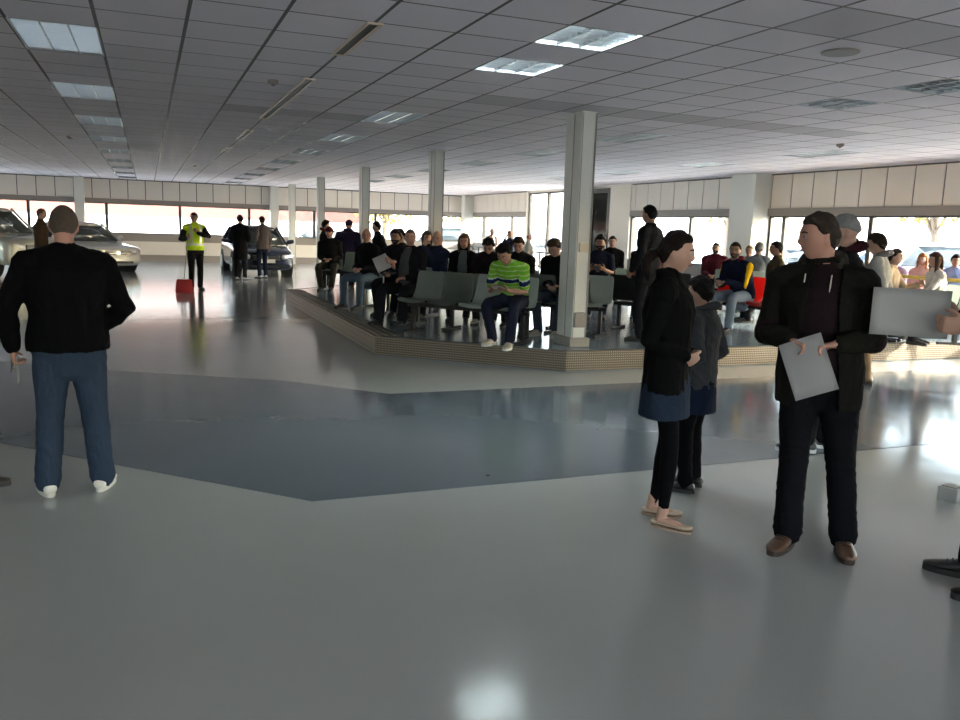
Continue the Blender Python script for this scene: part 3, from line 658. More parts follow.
def head_p(dx, dy, dz, off=0.0):
    t = max(-dz, 0); X = .076 * dx; Y = .097 * dy; Z = .118 * dz
    X *= 1 - .40 * t ** 1.6
    if dy < 0: Y *= 1 - .42 * t
    else:
        Y *= 1 - .06 * t
        g = math.exp(-(dx / .15) ** 2)
        s = sstep(.16, -.24, dz) * (1 - sstep(-.26, -.40, dz)) if dz > -.42 else 0
        s = (sstep(.18, -.26, dz)) * (1 - sstep(.28, .40, -dz)); Y += .025 * g * s
        Y += .004 * math.exp(-((dz - .17) / .09) ** 2) * (1 if abs(dx) < .6 else 0)
        Y -= .010 * math.exp(-((abs(dx) - .38) / .16) ** 2 - ((dz - .03) / .10) ** 2)
        Y += .007 * math.exp(-(dx / .26) ** 2 - ((dz + .54) / .08) ** 2)
        Y += .010 * math.exp(-(dx / .25) ** 2 - ((dz + .86) / .12) ** 2)
        X += math.copysign(.004, dx) * math.exp(-((abs(dx) - .7) / .2) ** 2 - ((dz + .15) / .2) ** 2)
    v = V(X, Y, Z); return v + V(dx, dy, dz) * off
def head_mesh(bm, M, off=None, nu=30, nv=24):
    rows = []
    top = bm.verts.new(M @ head_p(0, 0, 1, off(0, 0, 1) if off else 0)); bot = bm.verts.new(M @ head_p(0, 0, -1, off(0, 0, -1) if off else 0))
    for j in range(1, nv):
        ph = PI * j / nv; row = []
        for i in range(nu):
            th = 2 * PI * i / nu; dx, dy, dz = math.sin(ph) * math.cos(th), math.sin(ph) * math.sin(th), math.cos(ph)
            row.append(bm.verts.new(M @ head_p(dx, dy, dz, off(dx, dy, dz) if off else 0)))
        rows.append(row)
    for i in range(nu):
        bm.faces.new((top, rows[0][i], rows[0][(i + 1) % nu])); bm.faces.new((bot, rows[-1][(i + 1) % nu], rows[-1][i]))
    for a, b in zip(rows, rows[1:]):
        for i in range(nu): bm.faces.new((a[i], b[i], b[(i + 1) % nu], a[(i + 1) % nu]))
def hand_mesh(bm, w, d, n, s, curl, k=1.0, fat=1.0):
    d = d.normalized(); n = (n - d * n.dot(d)).normalized(); th = d.cross(n) * s
    loft(bm, [w - d * .03, w + d * .01, w + d * .05 * k, w + d * .088 * k], [(.027, .021), (.030, .018), (.041, .015), (.039, .012)], th, 12)
    for off, L, c in ((.030, .074, 1.0), (.010, .082, 1.05), (-.010, .076, 1.1), (-.029, .060, 1.2)):
        p = w + d * (.078 * k) + th * off; pts = [p]; a = 0
        for f, da in ((.42, .75), (.32, 1.0), (.26, .7)):
            a += da * curl * c; q = pts[-1] + (d * math.cos(a) + n * math.sin(a)) * L * f * k + th * (off * .12 * f); pts.append(q)
        loft(bm, pts, [.0098 * fat, .0092 * fat, .0086 * fat, .0074 * fat], th, 8)
    p = w + d * .022 + th * .024; a = p + (d * .62 + th * .70 + n * .35).normalized() * .036; b = a + (d * .85 + th * .38 + n * (.2 + curl * .5)).normalized() * .032; c = b + (d * .95 + th * .05 + n * (.2 + curl * .7)).normalized() * .026
    loft(bm, [p, a, b, c], [.014 * fat, .0115 * fat, .0105 * fat, .0085 * fat], n, 8)
def remesh_obj(name, bm, m, parent, vox, smooth=4, post=None, S=1.0):
    for v in bm.verts: v.co *= S
    o = obj(name, bm, m, parent)
    r = o.modifiers.new('r', 'REMESH'); r.mode = 'VOXEL'; r.voxel_size = vox; r.use_smooth_shade = True
    if smooth: q = o.modifiers.new('s', 'SMOOTH'); q.factor = .5; q.iterations = smooth
    PENDING.append((o, post)); return o
def folds(amp, seed, stretch=(1, 1, .55)):
    rng = np.random.RandomState(seed)
    ks = [(rng.normal(size=3) * np.array(stretch) * f, a) for f, a in ((9, .5), (16, .45), (27, .35), (45, .18), (70, .08))]; ph = rng.uniform(0, 6, 10)
    def fn(co, no, hold=None):
        d = np.zeros(len(co))
        for i, (k, a) in enumerate(ks):
            w = co @ k * 1.4 + ph[i] + 1.3 * np.sin(co @ ks[(i + 2) % 5][0] * .6 + ph[i + 5]); d += a * (1 - np.abs(np.sin(w)) * 1.6)
        return co + no * (d * amp)[:, None]
    return fn

def person(label, xy, ang, H=1.75, z=0.0, sit=False, b=1.0, belly=0.0, fem=False, lean=0, slump=0, twist=0, hyaw=0, hpitch=0,
           aL='down', aR='down', top=(.01, .01, .012), kind='jacket', shirt=None, trousers=(.012, .012, .015), shoes=(.02, .018, .016), sole=None,
           skin='pale', hair=('short', (.03, .02, .015)), near=1, face=True, beard=None, feet=None, group=None, hem=None, collar=True, hood=None, curl=.5,
           heading=None, seat=.45, extra=None, stripes=None, skirt=None, side=0, legslim=1.0, glasses=False, sleeve=1.0, seed=None):
    S = H / 1.75
    seed = seed if seed is not None else (sum(map(ord, label)) % 997)
    x, y = xy; rz = heading if heading is not None else azi(x, y, ang)
    root = thing('person', label, 'person', (x, y, z), rz, group)
    vb = {0: .0055, 1: .0080, 2: .0105}[near]; vc = {0: .008, 1: .012, 2: .016}[near]; fat = {0: 1.0, 1: 1.05, 2: 1.2}[near]
    skm = mat('skin_' + skin, SKIN[skin], .55, spec=.3, var=.06, vscale=20)
    # ---- joints
    pz = (seat / S + .095) if sit else .965
    rad = math.radians; tw = Matrix.Rotation(rad(-twist), 3, 'Z')
    def R(a): return Matrix.Rotation(rad(side), 3, 'Y') @ tw @ Matrix.Rotation(-rad(a), 3, 'X')
    p0 = V(math.tan(rad(side)) * pz, 0, pz); U0 = R(lean * .45) @ V(0, 0, 1); U1 = R(lean) @ V(0, 0, 1); U2 = R(lean + slump * .6) @ V(0, 0, 1); U3 = R(lean + slump) @ V(0, 0, 1)
    p1 = p0 + U0 * .14; p2 = p1 + U1 * .18; p3 = p2 + U2 * .155; pn = p3 + U3 * .07
    sx = tw @ V(1, 0, 0)
    Hm = (Matrix.Rotation(-rad(hyaw), 3, 'Z') @ Matrix.Rotation(-rad(hpitch), 3, 'X'))
    hc = pn + Hm @ V(0, .028, .118)
    HM = Matrix.Translation(hc) @ Hm.to_4x4()
    fwd = tw @ V(0, 1, 0)
    sw = .178 * (b * .5 + .5) * (.9 if fem else 1)
    sh = {s: p3 - U2 * .045 + sx * (s * sw) for s in (-1, 1)}
    hip = {s: p0 + V(s * .088, 0.0, -.035) for s in (-1, 1)}
    if feet is None: feet = [(-.12, .40, -8), (.12, .43, 8)] if sit else [(-.10, 0, -10), (.10, .02, 10)]
    legs = {}
    for s, (fx, fy, fa) in zip((-1, 1), feet):
        ank = V(fx, fy, .085); kn, ank = ik(hip[s], ank, .435, .415, V(s * .25, 1, .35) if sit else V(s * .05, 1, 0))
        legs[s] = (kn, ank, fa)
    arms = {}
    for s, a in ((-1, aL), (1, aR)):
        hd_, nn, cu, pole = None, None, curl, V(s * .45, -.7, -.4)
        if isinstance(a, dict): w = V(*a['w']); hd_ = a.get('d'); nn = a.get('n'); cu = a.get('curl', curl); pole = V(*a['pole']) if 'pole' in a else pole
        elif a == 'down': w = sh[s] + V(s * .07, .05, -.53); nn = (-s, .1, 0)
        elif a == 'lap': w = V(s * .085, .27, pz + .12); nn = (-s * .3, 0, -1); hd_ = (-s * .75, .6, -.1)
        elif a == 'read': w = V(s * .10, .34, pz + .25); nn = (-s * .6, -.2, .8); hd_ = (-s * .5, .8, .2)
        elif a == 'pocket': w = V(s * .15, .11, pz + .07); nn = (-s, 0, 0); hd_ = (-s * .6, .6, -.6); cu = .9
        elif a == 'thigh': w = V(s * .15, .30, pz + .09); nn = (0, 0, -1)
        elif a == 'face': w = V(s * .05, .17, pz + .52); nn = (0, -1, .3); hd_ = (-s * .3, -.3, .9); pole = V(s * .3, .2, -1)
        else: w = sh[s] + V(s * .07, .05, -.53)
        el, w = ik(sh[s], w, .285, .25, pole)
        hd_ = V(*hd_).normalized() if hd_ else (w - el).normalized(); nn = V(*nn) if nn else V(-s, 0, 0)
        arms[s] = (el, w, hd_, nn, cu)
    wf = (.93 if fem else 1)
    def torso(bm, e, lo=-.12, hi=True, bl=1.0, flat=True):
        by = belly * bl
        pts, rr = [], []
        if lo < -.02: pts.append(p0 + V(0, 0, lo)); rr.append(((.160 * b * (1.04 if fem else 1) + e), .112 * b + e + by * .3))
        pts += [p0, p1 + fwd * (by * .55), p2 + fwd * (by * .2), p2 + U2 * .09, p3 + U2 * .0, pn - U3 * .035]
        rr += [(.163 * b * (1.05 if fem else 1) + e, .112 * b + e + by * .4), (.148 * b * (.9 if fem else 1) + e, .105 * b + e + by), (.165 * b * wf + e, .118 * b + e + by * .5 + (.012 if fem else 0)), (.168 * b * wf + e, .108 * b + e), (.125 * b * wf + e * .8, .08 + e * .7), (.062 + e * .7, .060 + e * .7)]
        loft(bm, pts, rr, sx, 22, True, flat0=flat)
        for s in (-1, 1): loft(bm, [pn - U3 * .03, (pn + sh[s]) / 2 - U3 * .012, sh[s]], [.045 + e * .6, .05 + e * .7, .055 * (b * .5 + .5) + e], fwd, 12)
    def arm(bm, s, e, to=1.0, wrist=True, k=1.0):
        el, w, *_ = arms[s]; bb = (.6 + .4 * b) * (.85 if fem else 1)
        if to <= .55:
            q = sh[s].lerp(el, to / .5); loft(bm, [sh[s], sh[s].lerp(q, .5), q], [.057 * bb + e, .054 * bb + e, .052 * bb + e + .006], sx, 14)
        else:
            u = (to - .5) * 2; q = el.lerp(w, u)
            loft(bm, [sh[s], sh[s].lerp(el, .5), el, el.lerp(w, .35 * u), q], [.057 * bb + e, .050 * bb + e, .042 * bb + e, .041 * bb + e, (.028 + (.030 - .028) * 0) * bb + e * k], sx, 14)
    def leg(bm, s, e, to=1.0, flare=0.0, slim=1.0):
        kn, an, _ = legs[s]; bb = (.5 + .5 * b) * slim
        pts = [hip[s], hip[s].lerp(kn, .35), kn - (kn - hip[s]) * .08, kn.lerp(an, .06), kn.lerp(an, .35), kn.lerp(an, .8), kn.lerp(an, 1.0)]
        rr = [.088 * bb + e, .080 * bb + e, .058 * bb + e, .056 * bb + e, .055 * bb + e, .040 * bb + e + flare * .7, .037 * bb + e + flare]
        if to < 1: pts = [hip[s], hip[s].lerp(kn, to)]; rr = [.088 * bb + e, .078 * bb + e + flare]
        loft(bm, pts, rr, V(1, 0, 0), 16)
    # ---- the body itself: one continuous skin surface
    bm = new(); head_mesh(bm, HM)
    for s in (-1, 1):
        e_ = [HM @ V(s * .074, -.006 + q[0], q[1]) for q in ((0, .030), (-.006, .012), (-.004, -.010), (.0, -.030))]
        loft(bm, e_, [(.007, .009), (.009, .016), (.008, .014), (.006, .007)], Hm @ V(1, 0, 0), 8)
    loft(bm, [pn - U3 * .05, pn + U3 * .02, hc + Hm @ V(0, -.03, -.05)], [(.060, .058), (.054, .054), (.054, .056)] if not fem else [(.052, .05), (.045, .046), (.047, .05)], sx, 14)
    torso(bm, -.012, -.03, flat=False)
    for s in (-1, 1):
        arm(bm, s, -.004, 1.0); hand_mesh(bm, arms[s][1], arms[s][2], arms[s][3], s, arms[s][4], .92 if fem else 1, fat); leg(bm, s, -.008)
        kn, an, fa = legs[s]; fd = Matrix.Rotation(-rad(fa), 3, 'Z') @ V(0, 1, 0); loft(bm, [an + V(0, 0, .03), an - fd * .02 + V(0, 0, -.04), an + fd * .06 + V(0, 0, -.045), an + fd * .13 + V(0, 0, -.06)], [(.034, .036), (.03, .032), (.034, .026), (.034, .016)], V(1, 0, 0), 10)
    remesh_obj('body', bm, skm, root, vb, 2, None, S)
    # ---- trousers
    if trousers:
        bm = new(); loft(bm, [p0 + V(0, 0, -.15), p0 + V(0, 0, -.06), p0 + U0 * .04, p0 + U0 * .1], [(.125 * b, .095 * b), (.168 * b + .006, .118 * b + .01), (.163 * b + .008, .114 * b + .008), (.152 * b + .004, .108 * b + .004 + belly * .4)], sx, 20)
        for s in (-1, 1): leg(bm, s, (.014 if b > 1.1 else .010) * legslim, 1, (.020 if b > 1.1 else .014) if legslim > .9 else -.008, legslim)
        fo = folds(.0045 if legslim > .9 else .0015, seed)
        remesh_obj('leggings' if legslim < .9 else 'trousers', bm, cloth(trousers), root, vc, 4, ('fold', fo), S)
    if skirt:
        bm = new(); loft(bm, [p0 + V(0, 0, -.30), p0 + V(0, 0, -.16), p0, p0 + U0 * .10], [(.205, .15), (.195, .145), (.178, .13), (.15, .115)], sx, 22, False)
        remesh_obj('denim_shorts', bm, cloth(skirt), root, vc, 3, ('fold', folds(.004, seed + 3)), S)
    # ---- top
    hem_ = hem if hem is not None else {'jacket': -.14, 'coat': -.42, 'tee': -.08, 'hoodie': -.10}[kind]
    if sit: hem_ = max(hem_, -.055)
    e = {'jacket': .024, 'coat': .028, 'tee': .010, 'hoodie': .020}[kind]
    axis = (p3 - p0).normalized(); neck = pn.copy()
    if shirt:
        bm = new(); torso(bm, .003, -.10 if not sit else -.03); arm(bm, -1, .004, .5); arm(bm, 1, .004, .5)
        remesh_obj('shirt', bm, cloth(shirt), root, vc, 3, ('fold', folds(.002, seed + 5)), S)
    bm = new(); torso(bm, e, hem_)
    for s in (-1, 1): arm(bm, s, e * .7, sleeve if sleeve != 1 else (.36 if kind == 'tee' else .98), k=.9)
    if collar and kind != 'tee':
        ring = [pn - U3 * .012 + (tw @ V(math.cos(a), 0, 0)) * .066 + fwd * (math.sin(a) * .064) - U3 * (.012 * math.sin(a)) for a in np.linspace(0, 2 * PI, 17)]
        loft(bm, ring[:-1] + [ring[0]], [(.014, .026)] * 17, V(1, 0, 0) if False else sx, 8, False)
    post = ('fold', folds(.006 if near < 2 else .004, seed + 9))
    if shirt:
        fw2 = fwd.copy()
        def opening(co, p0=p0, axis=axis, sx=sx, fw2=fw2, S=S, L=(p3 - p0).length, wide=(.055 if near < 2 else .03)):
            q = co / S - np.array(p0); t = q @ np.array(axis); u = q @ np.array(sx); f = q @ np.array(fw2) - t * float(np.array(axis) @ np.array(fw2))
            return (f > .02) & (np.abs(u) < wide * b + .018 * np.clip(1 - t / L, 0, 1.4) * 2) & (t < L * 1.12)
        post = ('open', folds(.006, seed + 9), opening)
    mats_ = [cloth(top)]
    if stripes:
        mats_ += [cloth(c) for c in stripes[1]]
        post = ('stripe', folds(.004, seed), stripes[0], (p0.copy(), axis.copy(), S, sx.copy()))
    remesh_obj({'jacket': 'jacket', 'coat': 'coat', 'tee': 't_shirt', 'hoodie': 'hoodie'}[kind], bm, mats_, root, vc if near else .0075, 3 if near else 4, post, S)
    if hood:
        bm = new(); pts = [pn - U3 * .01 + (sx * math.cos(a)) * .085 + fwd * (math.sin(a) * .085 - .01) - U3 * (.035 * math.sin(a)) for a in np.linspace(PI * .86, PI * 2.14, 12)]
        loft(bm, pts, [(.02, .03)] + [(.03, .04)] * 2 + [(.04, .05)] * 6 + [(.03, .04)] * 2 + [(.02, .03)], U3, 12); remesh_obj('hood', bm, cloth(hood), root, vc, 4, ('fold', folds(.004, seed + 2)), S)
    # ---- shoes
    shm = mat('shoe_%d_%d_%d' % tuple(int(c * 999) for c in shoes), shoes, .45, var=.1); som = mat('sole_%d_%d_%d' % tuple(int(c * 999) for c in (sole or (.02, .02, .02))), sole or (.02, .02, .02), .7)
    for s in (-1, 1):
        kn, an, fa = legs[s]; bm = new(); q = Matrix.Rotation(-rad(fa), 4, 'Z'); M = Matrix.Translation(V(an.x, an.y, an.z - .085)) @ q
        flat = extra == 'flats'; k = .88 if fem else 1
        prof = [(-.075, .030, .032, .070), (-.06, .037, .020, .085), (-.03, .039, .020, .10), (.02, .040, .020, .098), (.06, .044, .020, .080), (.11, .049, .020, .062), (.155, .047, .020, .052), (.19, .034, .022, .044), (.205, .018, .026, .038)]
        if flat: prof = [(a, w_, z0, min(zt, .042)) for a, w_, z0, zt in prof]
        rings = []
        for yy, w_, z0, zt in prof:
            zt *= 1; ring = []
            for i in range(14):
                an_ = 2 * PI * i / 14; c, sn = math.cos(an_), math.sin(an_); zz = (z0 + zt) / 2 + (zt - z0) / 2 * math.copysign(abs(sn) ** (.7 if sn < 0 else 1), sn); ring.append(bm.verts.new((M @ V(w_ * k * (abs(c) ** .8) * (1 if c > 0 else -1) * (1.0 if sn < .2 else .93), yy * k, zz)) * S))
            rings.append(ring)
        for a, c in zip(rings, rings[1:]):
            for i in range(14): bm.faces.new((a[i], a[(i + 1) % 14], c[(i + 1) % 14], c[i]))
        bm.faces.new(list(reversed(rings[0]))); bm.faces.new(rings[-1]); shoe = obj('shoe', bm, shm, root, True)
        bm = new(); lo = []; hi = []
        for i in range(28):
            a = 2 * PI * i / 28; yy = .063 + .143 * math.sin(a); w_ = (.044 + .006 * math.sin(a)) * abs(math.cos(a)) ** .75 * (1 if math.cos(a) > 0 else -1)
            lo.append(bm.verts.new((M @ V(w_ * k, yy * k, 0)) * S)); hi.append(bm.verts.new((M @ V(w_ * k * 1.02, yy * k, .026 if not flat else .012)) * S))
        bm.faces.new(hi); bm.faces.new(list(reversed(lo)))
        for i in range(28): bm.faces.new((lo[i], lo[(i + 1) % 28], hi[(i + 1) % 28], hi[i]))
        obj('sole', bm, som, shoe)
        if near == 0 and not flat:
            bm = new()
            for i in range(4):
                yy = .035 + i * .022; zt = .099 - (yy - .02) * .42; loft(bm, [(M @ V(-.022, yy * k, zt - .004)) * S, (M @ V(0, yy * k + .004, zt + .004)) * S, (M @ V(.022, yy * k, zt - .004)) * S], [.0032] * 3, (0, 1, 0), 5)
            obj('laces', bm, som if sole else shm, shoe)
    # ---- hair, hats
    hk, hcol = hair
    def sm(a, b_, t_): return sstep(a, b_, t_)
    rnd = random.Random(seed)
    def f_hair(th, mask):
        def off(dx, dy, dz):
            h = mask(dx, dy, dz); n_ = noise.noise(V(dx * 4 + seed, dy * 4, dz * 3)) * .35 + noise.noise(V(dx * 11, dy * 11 + seed, dz * 6)) * .2
            return -.014 + (th + .014) * sm(-.06, .09, h) * (1 + n_ * (1 if th > .008 else .2))
        return off
    m_full = lambda dx, dy, dz: max(dz - (.50 if dy > 0 else .3), min(.12 - dy + max(0, dz) * .3, dz + .52 + dy * .1))
    m_short = lambda dx, dy, dz: max(dz - (.52 if dy > 0 else .3), min(.20 - dy + .55 * dz, dz - .10 + .95 * max(-dy + .02, 0)))
    m_fringe = lambda dx, dy, dz: min(.10 - dy, dz + .50, .42 - dz - dy * .2)
    m_beanie = lambda dx, dy, dz: dz - (.22 if dy > 0 else .22 + dy * .25)
    hm = mat('hair_%d_%d_%d' % tuple(int(c * 999) for c in hcol), hcol, .7, spec=.12, var=.25, vscale=60, bump=.5, bscale=120)
    tab = {'short': (.012, m_short), 'thick': (.022, m_short), 'buzz': (.006, m_short), 'fringe': (.008, m_fringe), 'beanie': (.020, m_beanie), 'cap': (.017, m_beanie), 'long': (.022, m_full), 'pony': (.013, m_short), 'bob': (.026, m_full)}
    if hk in tab:
        th, mk = tab[hk]; bm = new(); head_mesh(bm, HM, f_hair(th, mk), 36, 28)
        nm = {'beanie': 'beanie', 'cap': 'cap'}.get(hk, 'hair')
        if hk == 'long': loft(bm, [HM @ V(0, -.06, .05), HM @ V(0, -.085, -.06), HM @ V(0, -.085, -.17), HM @ V(0, -.07, -.26)], [(.08, .05), (.088, .045), (.075, .035), (.04, .02)], Hm @ V(1, 0, 0), 14)
        if hk == 'long' or hk == 'bob':
            for s in (-1, 1): loft(bm, [HM @ V(s * .07, .0, .04), HM @ V(s * .086, .0, -.05), HM @ V(s * .075, .0, -.13 if hk == 'bob' else -.22)], [(.02, .045), (.02, .045), (.012, .03)], Hm @ V(1, 0, 0), 10)
        if hk == 'pony': loft(bm, [HM @ V(0, -.09, .0), HM @ V(0, -.135, -.02), HM @ V(0, -.165, -.06), HM @ V(0, -.16, -.12), HM @ V(0, -.145, -.17)], [.022, .034, .038, .030, .012], Hm @ V(1, 0, 0), 12)
        if hk == 'cap': loft(bm, [HM @ V(0, .07, .045), HM @ V(0, .12, .04), HM @ V(0, .165, .03)], [(.068, .008), (.066, .007), (.045, .006)], Hm @ V(1, 0, 0), 14)
        remesh_obj(nm, bm, cloth(hcol) if nm != 'hair' else hm, root, max(vb, .006), 1, None, S)
        if hk in ('beanie', 'cap'):
            pass
    if beard:
        bk = mat('hair_%d_%d_%d' % tuple(int(c * 999) for c in beard), beard, .8, var=.2, vscale=80, bump=.4, bscale=150)
        mb = lambda dx, dy, dz: min(-.30 - dz, dy + .15, max(.62 - dz * 0 - 2, 1)) - .45 * math.exp(-(dx / .2) ** 2 - ((dz + .54) / .06) ** 2)
        bm = new(); head_mesh(bm, HM, lambda dx, dy, dz: -.012 + .0165 * sm(-.05, .06, mb(dx, dy, dz)), 34, 28); remesh_obj('beard', bm, bk, root, max(vb, .006), 1, None, S)
    if face:
        ew = mat('eye_white', (.33, .31, .29), .3); ei = mat('eye_iris', (.03, .02, .015), .15)
        for s in (-1, 1):
            bm = new(); c = HM @ V(s * .030, .0795, .004); bmesh.ops.create_uvsphere(bm, u_segments=12, v_segments=8, radius=.0115, matrix=Matrix.Translation(c))
            for f in bm.faces:
                if (f.calc_center_median() - c).normalized().dot(Hm @ V(0, 1, 0)) > .80: f.material_index = 1
            for v in bm.verts: v.co *= S
            obj('eye', bm, [ew, ei], root, True)
            if hk != 'none' or True:
                bm = new(); loft(bm, [(HM @ V(s * .014, .0955, .0215)) * S, (HM @ V(s * .030, .0915, .0265)) * S, (HM @ V(s * .047, .0795, .0215)) * S], [(.0022, .004), (.0026, .0045), (.0018, .003)], Hm @ V(1, 0, 0), 6); obj('eyebrow', bm, hm, root)
        bm = new(); loft(bm, [(HM @ V(x_, y_ + .0005, -.0635 + z_)) * S for x_, y_, z_ in ((-.022, .0755, .001), (-.010, .0845, 0), (0, .0865, -.001), (.010, .0845, 0), (.022, .0755, .001))], [(.002, .003), (.004, .0055), (.0045, .006), (.004, .0055), (.002, .003)], (0, 0, 1), 8); obj('mouth', bm, mat('lips', (.30, .11, .09), .5), root, True)
    if glasses:
        bm = new()
        for s in (-1, 1):
            loft(bm, [(HM @ V(s * .031 + .021 * math.cos(a), .0945 - abs(.021 * math.cos(a) + .031 * 1) * .12, .003 + .015 * math.sin(a))) * S for a in np.linspace(0, 2 * PI, 17)], [.0018] * 17, (0, 1, 0), 5, False)
            loft(bm, [(HM @ V(s * .052, .088, .006)) * S, (HM @ V(s * .077, .04, .006)) * S, (HM @ V(s * .079, -.01, .004)) * S], [.0018] * 3, (0, 0, 1), 5)
        loft(bm, [(HM @ V(-.010, .097, .004)) * S, (HM @ V(.010, .097, .004)) * S], [.0018] * 2, (0, 0, 1), 5); obj('glasses', bm, M_BLACK, root)
    inf = dict(root=root, S=S, arms=arms, legs=legs, p0=p0, p3=p3, pn=pn, axis=axis, fwd=fwd, sx=sx, U=U3, torso=torso, arm=arm, HM=HM, rz=rz, sh=sh, p2=p2, p1=p1)
    def W(v): return Matrix.Translation(root.location) @ Matrix.Rotation(rz, 4, 'Z') @ (Vector(v) * S)
    inf['W'] = W
    return inf

def sheet(name, label, cat, c, u, v, w, h, m=None, bend=.01, group=None):
    """thin sheet centred at c, w along u and h along v, gently bowed"""
    u = Vector(u).normalized(); v = (Vector(v) - u * Vector(v).dot(u)).normalized(); n = u.cross(v); bm = new(); g = []
    for j in range(7):
        r = []
        for i in range(9):
            a, b_ = i / 8 - .5, j / 6 - .5; r.append(bm.verts.new(u * (a * w) + v * (b_ * h) + n * (bend * (1 - 4 * a * a) + bend * .4 * math.sin(b_ * 5))))
        g.append(r)
    for a, b_ in zip(g, g[1:]):
        for i in range(8): bm.faces.new((a[i], a[i + 1], b_[i + 1], b_[i]))
    bmesh.ops.solidify(bm, geom=list(bm.faces), thickness=.0006)
    o = obj(name, bm, m or mat('white_paper', (.52, .52, .53), .6), None, True); o.location = c; return tag(o, label, cat, group)
def phone(label, c, u, v):
    u = Vector(u).normalized(); v = (Vector(v) - u * Vector(v).dot(u)).normalized(); n = u.cross(v)
    M = Matrix.Identity(4); M.col[0][:3] = u; M.col[1][:3] = v; M.col[2][:3] = n
    t = thing('mobile_phone', label, 'phone', c); bm = new(); box(bm, -.035, -.07, -.004, .035, .07, .004, M, bev=.003); obj('case', bm, M_BLACK, t); bm = new(); box(bm, -.031, -.062, .004, .031, .062, .0047, M); obj('screen', bm, mat('phone_screen', (.02, .02, .025), .1), t)
def bake_pending():
    dg = bpy.context.evaluated_depsgraph_get(); dg.update()
    done = []
    for o, post in PENDING:
        me = bpy.data.meshes.new_from_object(o.evaluated_get(dg)); done.append((o, post, me))
    for o, post, me in done:
        o.modifiers.clear(); old = o.data; o.data = me; bpy.data.meshes.remove(old)
        me.polygons.foreach_set('use_smooth', [True] * len(me.polygons))
        if post:
            n = len(me.vertices); co = np.empty(n * 3); me.vertices.foreach_get('co', co); co = co.reshape(-1, 3); no = np.empty(n * 3); me.vertices.foreach_get('normal', no); no = no.reshape(-1, 3)
            base = co.copy(); co = post[1](co, no); me.vertices.foreach_set('co', co.ravel())
            if post[0] == 'open':
                kill = post[2](base); b_ = bmesh.new(); b_.from_mesh(me); b_.verts.ensure_lookup_table()
                bmesh.ops.delete(b_, geom=[b_.verts[i] for i in np.nonzero(kill)[0]], context='VERTS'); bmesh.ops.solidify(b_, geom=list(b_.faces), thickness=.004); b_.to_mesh(me); b_.free()
            elif post[0] == 'stripe':
                pc = np.empty(len(me.polygons) * 3); me.polygons.foreach_get('center', pc); pc = pc.reshape(-1, 3); p0, ax, S, sx = post[3]
                q = pc / S - np.array(p0); t = q @ np.array(ax); u = q @ np.array(sx); me.polygons.foreach_set('material_index', post[2](t, u, pc).astype(np.int32))
            me.update()

# ------------------------------------------------------------------ the people and their seats
BLK = (.006, .006, .007); NAVY = (.014, .018, .035); JEAN = (.055, .095, .17); DJEAN = (.025, .035, .06); GREY = (.16, .16, .165); BROWN = (.05, .032, .022)
BR = (.018, .011, .007); GR = (.25, .24, .22); DK = (.006, .005, .005); BLD = (.16, .10, .05)
# --- near standing figures
p = person('heavy balding man in black fleece and blue jeans, standing with his back to us', at(76, 492), 176, 1.67, b=1.27, belly=.05, hair=('buzz', (.085, .065, .052)), skin='ruddy', top=(.003, .003, .004), trousers=(.026, .040, .066),
           shoes=(.62, .60, .54), sole=(.55, .53, .48), near=0, face=True, aL={'w': (-.31, .08, .90), 'n': (1, .2, 0), 'curl': .8, 'pole': (-.7, -.5, 0)}, aR={'w': (.17, .18, 1.0), 'n': (-1, 0, 0), 'd': (-.5, .7, -.5), 'curl': .9, 'pole': (.8, -.6, 0)}, feet=[(-.15, 0, -16), (.15, .03, 14)], hpitch=6, hem=-.07)
el, w, d_, n_, c_ = p['arms'][-1]
sheet('sheet_of_paper', 'small folded white paper hanging from the hand of the man in black fleece', 'paper', p['W'](w + d_ * .12 + V(.015, 0, -.02)), (0, 1, .1), (0, 0, 1), .09, .16, bend=.005)
phone('dark phone in the left hand of the man in black fleece', p['W'](w + d_ * .09 + V(-.012, .03, 0)), (0, 1, 0), (.1, .2, 1))
pw = person('young woman in black jacket, denim shorts and black leggings, seen in profile', at(656, 521), 82, 1.635, fem=True, b=1.02, hair=('pony', (.010, .006, .005)), top=(.0035, .0035, .004), trousers=(.003, .003, .0035), skirt=(.015, .024, .042), legslim=.8,
           shoes=(.40, .30, .22), sole=(.30, .22, .16), extra='flats', near=0, aL={'w': (-.09, .12, 1.04), 'd': (.7, .4, -.5), 'n': (1, 0, 0), 'curl': .9, 'pole': (-.5, -.8, -.3)}, aR={'w': (.09, .12, 1.04), 'd': (-.7, .4, -.5), 'n': (-1, 0, 0), 'curl': .9, 'pole': (.5, -.8, -.3)}, feet=[(-.11, -.04, -6), (.09, .05, 10)], lean=-3, hem=-.15, hpitch=4)
person('small boy in grey hoodie with a blue jacket tied round his waist', at(690, 489), -112, 1.36, b=1.06, hair=('thick', DK), kind='hoodie', top=(.045, .048, .055), hood=(.045, .048, .055), skirt=(.010, .016, .035), trousers=(.004, .004, .005), near=0, aL='pocket', aR='pocket', feet=[(-.11, 0, -8), (.11, .02, 8)], hpitch=6, extra='tied', shoes=(.01, .01, .01))
